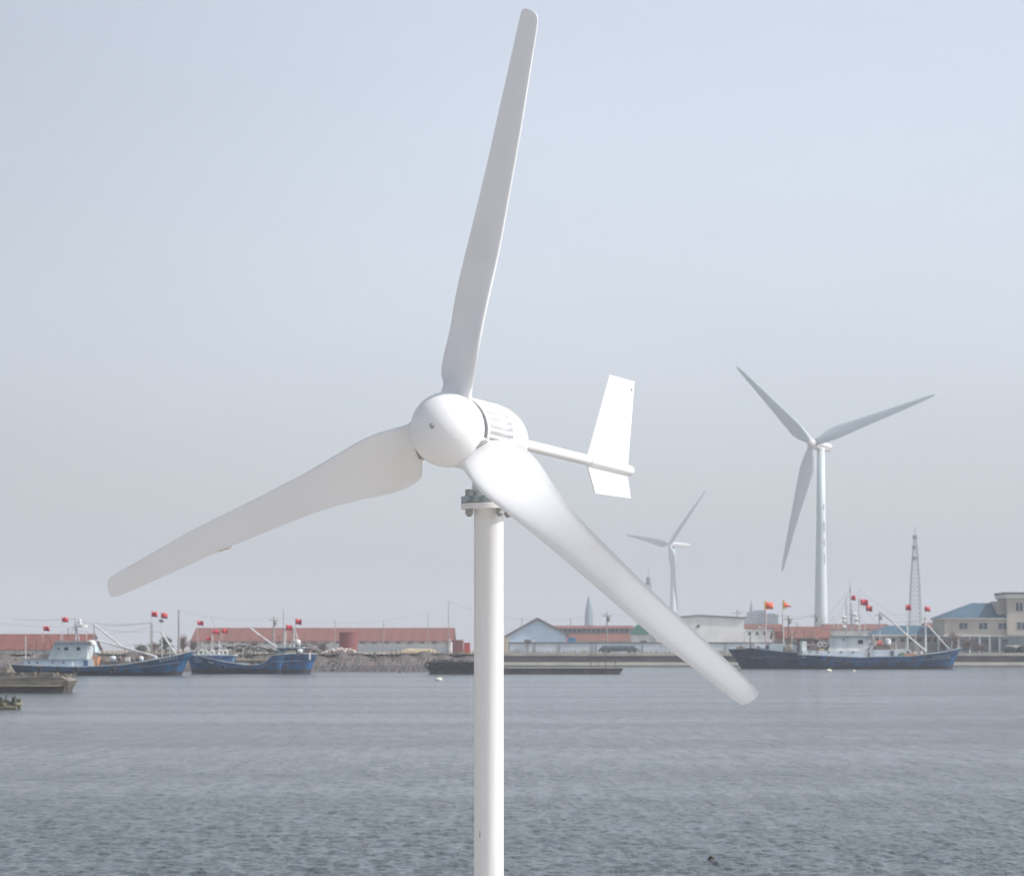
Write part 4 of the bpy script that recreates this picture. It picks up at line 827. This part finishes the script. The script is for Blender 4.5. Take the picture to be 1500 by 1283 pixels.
# 4. blue trawler, right, bow to the right
def trawler_right():
    Y = 395; t = thing('fishing_boat', (X(1290, Y), Y, 0), 'blue trawler with stepped white wheelhouse and tall antenna masts, bow pointing right', 'fishing boat')
    hull(t, 1170, 1408, Y, 7.2, [(1170, 959), (1262, 963), (1268, 962), (1330, 961), (1352, 958), (1380, 955), (1408, 949)], 1176, 1392, hull_paint('blue_hull_right', (.022, .135, .32), (.05, .055, .058), .45))
    lettering(t, 1362, 1388, 961, Y, -.45, -2.7)
    c = bx(t, 'deckhouse', 1173, 1267, 953, 963, Y, -2.5, 2.5, BW); ports(t, c, (1184, 1194, 1211, 1229, 1247), 954.8, Y, -2.5, 1.2)
    MB().prism([(X(1173, Y), Z(952.9, Y)), (X(1180, Y), Z(952.9, Y)), (X(1180, Y), Z(939, Y)), (X(1173, Y), Z(939, Y))], Y - 1.5, Y + 1.5).build('aft_locker', BW, t)
    w_ = MB().prism([(X(1211, Y), Z(952.9, Y)), (X(1264, Y), Z(952.9, Y)), (X(1274, Y), Z(946, Y)), (X(1272, Y), Z(932.5, Y)), (X(1218, Y), Z(932.5, Y))], Y - 2, Y + 2).build('wheelhouse', BW, t)
    ports(t, w_, (1258,), 940, Y, -2, 3.6); ports(t, w_, (1272.5,), 943, Y, -2, 1.2); ports(t, w_, (1233,), 936.6, Y, -2, 1.4)
    bx(t, 'wheelhouse_roof', 1215, 1276, 930.8, 932.4, Y, -2.3, 2.3, mat('roof_edge_grey', (0, 0, 0)))
    m2 = bx(t, 'midship_cabin', 1272, 1332, 951.5, 962, Y, -1.8, 1.8, BW); bx(t, 'door', 1302, 1307, 952.5, 961, Y, -1.86, -1.803, GREYC, m2); bx(t, 'door', 1326, 1330, 953, 961, Y, -1.86, -1.803, GREYC, m2)
    rod(t, 'stair_rail', [(1262, 963), (1270, 952), (1281, 940)], Y, .09, TRIM, -2.55); rod(t, 'stair_rail', [(1274, 930), (1281, 942), (1272, 952)], Y, .06, TRIM, -2.3)
    MB().lathe([(0, .3), (.3, .5), (.9, .45), (1.0, .1)], (X(1299, Y), Y - .8, Z(945, Y)), (0, 0, 1), 14).build('life_raft', TRIM, t)
    MB().tube([(X(1283, Y), Y - .8, Z(942.5, Y)), (X(1291, Y), Y - .8, Z(942.5, Y))], .45, 10).build('red_drum', mat('drum_red', (.45, .10, .07), .6), t); bx(t, 'gear_table', 1280, 1302, 944.8, 951.4, Y, -1.2, .6, RUST)
    bx(t, 'net_heap', 1193, 1212, 943, 952.8, Y, -1.4, 1.2, DECKM); lifebuoy(t, 1199, 943.5, Y, -1.6); lifebuoy(t, 1206, 944, Y, -1.6)
    bx(t, 'canvas_bundle', 1320, 1348, 957.5, 962.5, Y, -2.2, 1.5, ORNG)
    for x, y1, rr in ((1240.5, 876, .09), (1247, 858, .11), (1259, 876, .1)):
        rod(t, 'mast', [(x, 931), (x - 1, y1)], Y, rr)
    rod(t, 'antenna', [(1245.5, 860), (1244.5, 843)], Y, .04); rod(t, 'antenna', [(1258, 878), (1257.5, 862)], Y, .03)
    ld = MB()
    for y in range(900, 930, 5): ld.box(X(1234, Y), X(1263, Y), Y - .05, Y + .05, Z(y + .7, Y), Z(y, Y))
    for y in range(884, 900, 5): ld.box(X(1239, Y), X(1249, Y), Y - .05, Y + .05, Z(y + .6, Y), Z(y, Y))
    ld.box(X(1247.5, Y), X(1248.3, Y), Y - .05, Y + .05, Z(931, Y), Z(884, Y))
    ld.build('mast_rungs', MASTW, t)
    for x, y in ((1236, 904), (1237, 910), (1252, 900), (1254, 907), (1254, 914), (1236, 918)): MB().lathe([(-.3, .1), (-.2, .28), (.2, .28), (.3, .1)], (X(x, Y), Y - .2, Z(y, Y)), (1, 0, 0), 10).build('lamp', TRIM, t)
    MB().box(X(1264, Y), X(1272, Y), Y - .3, Y + .3, Z(930.7, Y), Z(929, Y)).build('radar', TRIM, t)
    rod(t, 'boom', [(1356, 954), (1330, 932), (1308, 912)], Y, .13, MASTW, -.6); rod(t, 'boom', [(1308, 912), (1288, 897)], Y, .06, RUST, -.6)
    rod(t, 'mast', [(1356.5, 957), (1356, 904)], Y, .15, TRIM, .3); rod(t, 'mast', [(1331, 962), (1330.5, 914)], Y, .11, TRIM, 1); rod(t, 'boom', [(1359, 915), (1391, 951)], Y, .10, TRIM, .2)
    line(t, (1288, 897), (1330, 900), Y); line(t, (1330, 914), (1356, 905), Y); line(t, (1356, 905), (1404, 949), Y); line(t, (1258, 864), (1330, 914), Y, .012); line(t, (1308, 912), (1356, 905), Y)
    flag(t, 1249.5, 875, Y, 7.5, 7, base=(1246.5, 888)); flag(t, 1266, 881.5, Y, 11, 9, base=(1259, 893)); flag(t, 1272.5, 890.5, Y, 9, 8, dy=-.4); flag(t, 1330.5, 889, Y, 8.5, 8, base=(1330, 915)); flag(t, 1358.5, 891.5, Y, 9, 7, base=(1356, 905))
    MB().tube([(X(1268, Y), Y - .4, Z(886, Y)), (X(1258, Y), Y, Z(893, Y))], .03, 5).build('flagstaff', MASTW, t)
trawler_right()
t = boat('stepped')
for a, b in (((1222, 931), (1222, 902)), ((1230, 931), (1229, 912)), ((1268, 931), (1268.5, 908)), ((1290, 951), (1290, 921)), ((1314, 951), (1313, 930)), ((1343, 958), (1342, 926)), ((1376, 955), (1376, 930)), ((1395, 951), (1396, 938))): rod(t, 'aerial', [a, b], 395, .055, dy=.9)
for a, b in (((1246, 862), (1176, 940)), ((1246, 862), (1215, 931)), ((1258, 878), (1290, 921)), ((1222, 902), (1176, 950)), ((1313, 930), (1356, 930)), ((1356, 915), (1330, 950)), ((1356, 905), (1376, 930)), ((1376, 930), (1396, 938)), ((1330, 914), (1290, 940))): line(t, a, b, 395, .014, -.4)
t = boat('navy')
for a, b in (((1100, 948), (1100, 926)), ((1113, 950), (1112, 915)), ((1133, 953), (1133, 921)), ((1161, 955), (1161, 918)), ((1180, 956), (1179, 924)), ((1192, 956), (1192, 930))): rod(t, 'aerial', [a, b], 402, .055, [RUST, MASTW][int(a[0]) % 2], dy=.9)
for a, b in (((1121, 900), (1147, 900)), ((1121, 900), (1080, 948)), ((1147, 900), (1192, 930)), ((1147, 908), (1133, 950)), ((1121, 910), (1147, 940)), ((1100, 926), (1121, 905))): line(t, a, b, 402, .014, -.4)
for t, Y, P_ in ((boat('far left'), 300, (((62, 966), (62, 945)), ((87, 938), (87, 926)), ((98, 938), (98, 920)), ((125, 938), (125, 924)), ((148, 972), (148, 948)), ((196, 970), (196, 944)), ((247, 962), (247, 944)))), (boat('smaller'), 322, (((292, 960), (292, 941)), ((309, 958), (309, 930)), ((340, 960), (340, 940)), ((355, 970), (355, 948)), ((408, 957), (407, 931)), ((446, 957), (446, 936)), ((456, 957), (457, 944))))):
    for a, b in P_: rod(t, 'aerial', [a, b], Y, .045, [RUST, MASTW][int(a[0]) % 2], dy=.9)
    for (a, b), (c, d) in zip(P_, P_[1:]): line(t, b, d, Y, .012, .9)
clutter(boat('stepped'), 1272, 1365, 959, 395, 18, 12, .9); clutter(boat('stepped'), 1176, 1210, 952, 395, 5, 13, .8); fenders(boat('stepped'), (1200, 1232, 1290, 1318), 970, 395, -3.7)
# 5. low barge with tyre fenders
def barge():
    Y = 312; t = thing('barge', (X(768, Y), Y, 0), 'low dark barge hung with tyres passing behind the white pole', 'barge')
    bm = mat('barge_black', (.06, .055, .06), .8, c2=(.10, .085, .08), vscale=1.2)
    a, b = X(626, Y), X(913, Y)
    MB().prism([(a + .4, -.4), (b - .7, -.4), (b, Z(979.5, Y)), (X(745, Y), Z(979, Y)), (X(700, Y), Z(975, Y)), (a, Z(974, Y))], Y, Y + 6).build('hull', bm, t)
    MB().box(X(742, Y), b - .1, Y - .04, Y + 5.9, Z(979.2, Y) + .005, Z(978.2, Y)).build('deck_edge', mat('deck_edge_grey', (.24, .22, .21), .8, c2=(.14, .13, .13), vscale=2), t)
    for i in range(14):
        x = X(628 + i * 5.6, Y); z = Z(974 + (i % 3) * .6, Y); rs = []
        r = .36
        for k in range(13):
            A = k * math.pi / 6; rs.append([(x + (r + .12 * math.cos(B)) * math.cos(A), Y - .16 + .12 * math.sin(B), z + (r + .12 * math.cos(B)) * math.sin(A)) for B in (j * math.pi / 3 for j in range(6))])
        MB().rings(rs, False).build('tyre', DARK, t)
    mb = MB()
    for i in range(70):
        x = rnd.uniform(X(629, Y), X(692, Y)); h = rnd.uniform(.3, 1.0); s = rnd.uniform(.12, .34); mb.box(x, x + s, Y + rnd.uniform(.3, 3), Y + 3.4, Z(974.5, Y), Z(974.5, Y) + h * (1 - abs((x - X(650, Y)) / 6)))
    mb.build('deck_clutter', mat('clutter_grey', (.17, .165, .16), .9, c2=(.09, .085, .085), vscale=2), t)
    for x, y in ((866, 958), (877, 962), (888, 955), (902, 963), (905, 975)): rod(t, 'post', [(x, 979), (x, y)], Y, .05, RUST, .8)
    rod(t, 'post_rail', [(864, 958), (888, 958.5)], Y, .035, RUST, .8)
barge()
# 6. old wooden lighter, near left
def lighter():
    Y = 180; t = thing('barge', (X(30, Y), Y, 0), 'weathered wooden lighter with broken deck cut by the left edge', 'barge')
    wm = mat('weathered_boards', (.10, .095, .088), .9, c2=(.24, .21, .165), vscale=1.6, stretch=(.5, 1, 5), thr=(.35, .65)); dm = mat('tarred_side', (.075, .06, .058), .85, c2=(.12, .1, .09), vscale=1.5, stretch=(.5, 1, 2))
    a, b = X(-150, Y), X(101, Y)
    MB().prism([(a, -.3), (b - .5, -.3), (b - .25, Z(1006, Y)), (a, Z(1007, Y))], Y, Y + 3.6).build('hull', dm, t)
    MB().prism([(a, Z(1007, Y) + .003), (b - .25, Z(1006, Y) + .003), (b, Z(997, Y)), (b - .5, Z(991, Y)), (X(62, Y), Z(989, Y)), (X(30, Y), Z(992, Y)), (a, Z(990, Y))], Y - .1, Y + 3.7).build('topside', wm, t)
    MB().box(a, b - .5, Y - .16, Y - .103, Z(1005, Y), Z(1003, Y)).build('wale', mat('pale_wale', (.36, .33, .25), .9, c2=(.24, .22, .17), vscale=2), t)
    mb = MB(); r = random.Random(5)
    for i in range(60):
        x = r.uniform(X(-20, Y), b - .5); s = r.uniform(.1, .5); y = r.uniform(0, 3.2); z = Z(990.5, Y); mb.box(x, x + s, Y + y, Y + y + .3, z, z + r.uniform(.04, .28))
    mb.build('deck_clutter', wm, t)
    for x in (98.5, 100.5): rod(t, 'fender_post', [(x, 1013), (x - .8, 996)], Y, .05, RUST, -.2)
    MB().tube([(X(2, Y), Y + 1, Z(991, Y)), (X(3, Y), Y + 1, Z(976, Y)), (X(10, Y), Y + 1, Z(973, Y)), (X(17, Y), Y + 1, Z(986, Y))], .05, 6).build('hoop', mat('pale_wale', (0, 0, 0)), t)
    bx(t, 'deck_box', 0, 9, 978, 990.4, Y, .4, 1.6, wm)
lighter()
def raft():
    Y = 131; t = thing('raft', (X(5, Y), Y, 0), 'dark raft with leaning sticks, nearest thing at the left edge', 'raft')
    dm = mat('slimy_timber', (.06, .06, .05), .85, c2=(.16, .15, .10), vscale=3)
    for k in range(5): MB().tube([(X(-90, Y), Y + .35 * k, .07 + .02 * (k % 2)), (X(24 - (k % 3), Y), Y + .35 * k, .07)], .13, 8).build('log', dm, t)
    for x in (-30, 3, 21): MB().box(X(x, Y), X(x, Y) + .14, Y - .1, Y + 1.6, .2, .3).build('crosspiece', mat('algae_wood', (.22, .21, .14), .9), t)
    for a, b in (((2, 1034), (8, 1018)), ((8, 1036), (21, 1019)), ((21, 1036), (18, 1022)), ((0, 1025), (22, 1033))): rod(t, 'stick', [a, b], Y, .035, dm, .4)
    mb = MB(); r = random.Random(8)
    for i in range(30): x = r.uniform(X(-25, Y), X(18, Y)); s = r.uniform(.08, .25); y = r.uniform(0, 1.3); mb.box(x, x + s, Y + y, Y + y + s, .2, .25 + r.uniform(.05, .35))
    mb.build('clutter', dm, t)
raft()
# 7. floats, bird, driftwood
BUOY = mat('float_white', (.78, .76, .68), .5, c2=(.5, .47, .4), vscale=6)
for px, py, Y, w_, lb in ((643, 997, 246, 10, 'largest white float, left of the pole below the barge'), (1214, 983, 346, 8.5, 'white float drifting below the white deckhouse of the right trawler'), (1251, 984, 341, 5, 'smallest pinkish float right of another one by the right trawler')):
    r = w_ / 2 * Y / F; x = X(px, Y); t = thing('float', (x, Y, 0), lb, 'float', 'white floats on the water')
    MB().lathe([(-r, r * .15), (-r * .85, r * .5), (-r * .3, r * .62), (r * .3, r * .62), (r * .85, r * .5), (r, r * .15)], (x, Y, .1), (1, .1, 0), 16).build('body', BUOY, t, True)
    MB().tube([(x + r * .2, Y, .1 + r * .5), (x + r * .25, Y, .1 + r * .9)], .03, 6).build('lug', BUOY, t)
def bird():
    Y = 330; x, z = X(584, Y), Z(988, Y); mb = MB()
    mb.tube([(x - .35, Y, z + .25), (x - .1, Y, z + .05), (x + .1, Y, z - .05), (x + .35, Y, z - .2)], [.03, .12, .12, .03], 8)
    mb.add([(x - .1, Y, z), (x + .15, Y, z), (x + .3, Y - .5, z + .45), (x + .1, Y - .45, z + .4)], [(0, 1, 2, 3)]); mb.add([(x - .1, Y, z), (x + .15, Y, z), (x + .35, Y + .5, z + .4), (x + .15, Y + .45, z + .38)], [(0, 1, 2, 3)])
    tag(mb.build('bird', mat('dark_feathers', (.09, .09, .09), .8)), 'small dark bird flying low over the water left of the barge', 'bird')
bird()
mb = MB(); Y = 37.3; x = X(1042, Y)
mb.tube([(x - .045, Y, .02), (x, Y, .06), (x + .045, Y + .01, .035)], [.018, .024, .014], 8)
tag(mb.build('driftwood', mat('soaked_wood', (.07, .055, .04), .7)), 'tiny dark scrap of driftwood near the bottom of the picture', 'driftwood')

# ---------------------------------------------------------------- air
h = MB().box(-3200, 3200, -320, 6200, -4.2, 125).build('haze', bpy.data.materials.new('harbour_haze')); tag(h, kind='stuff')
hm = h.data.materials[0]; hm.use_nodes = True; n = hm.node_tree; n.nodes.clear()
pv = n.nodes.new('ShaderNodeVolumePrincipled'); pv.inputs['Color'].default_value = (.65, .69, .76, 1); pv.inputs['Density'].default_value = .00042; pv.inputs['Anisotropy'].default_value = .0
ou = n.nodes.new('ShaderNodeOutputMaterial'); n.links.new(pv.outputs[0], ou.inputs['Volume'])
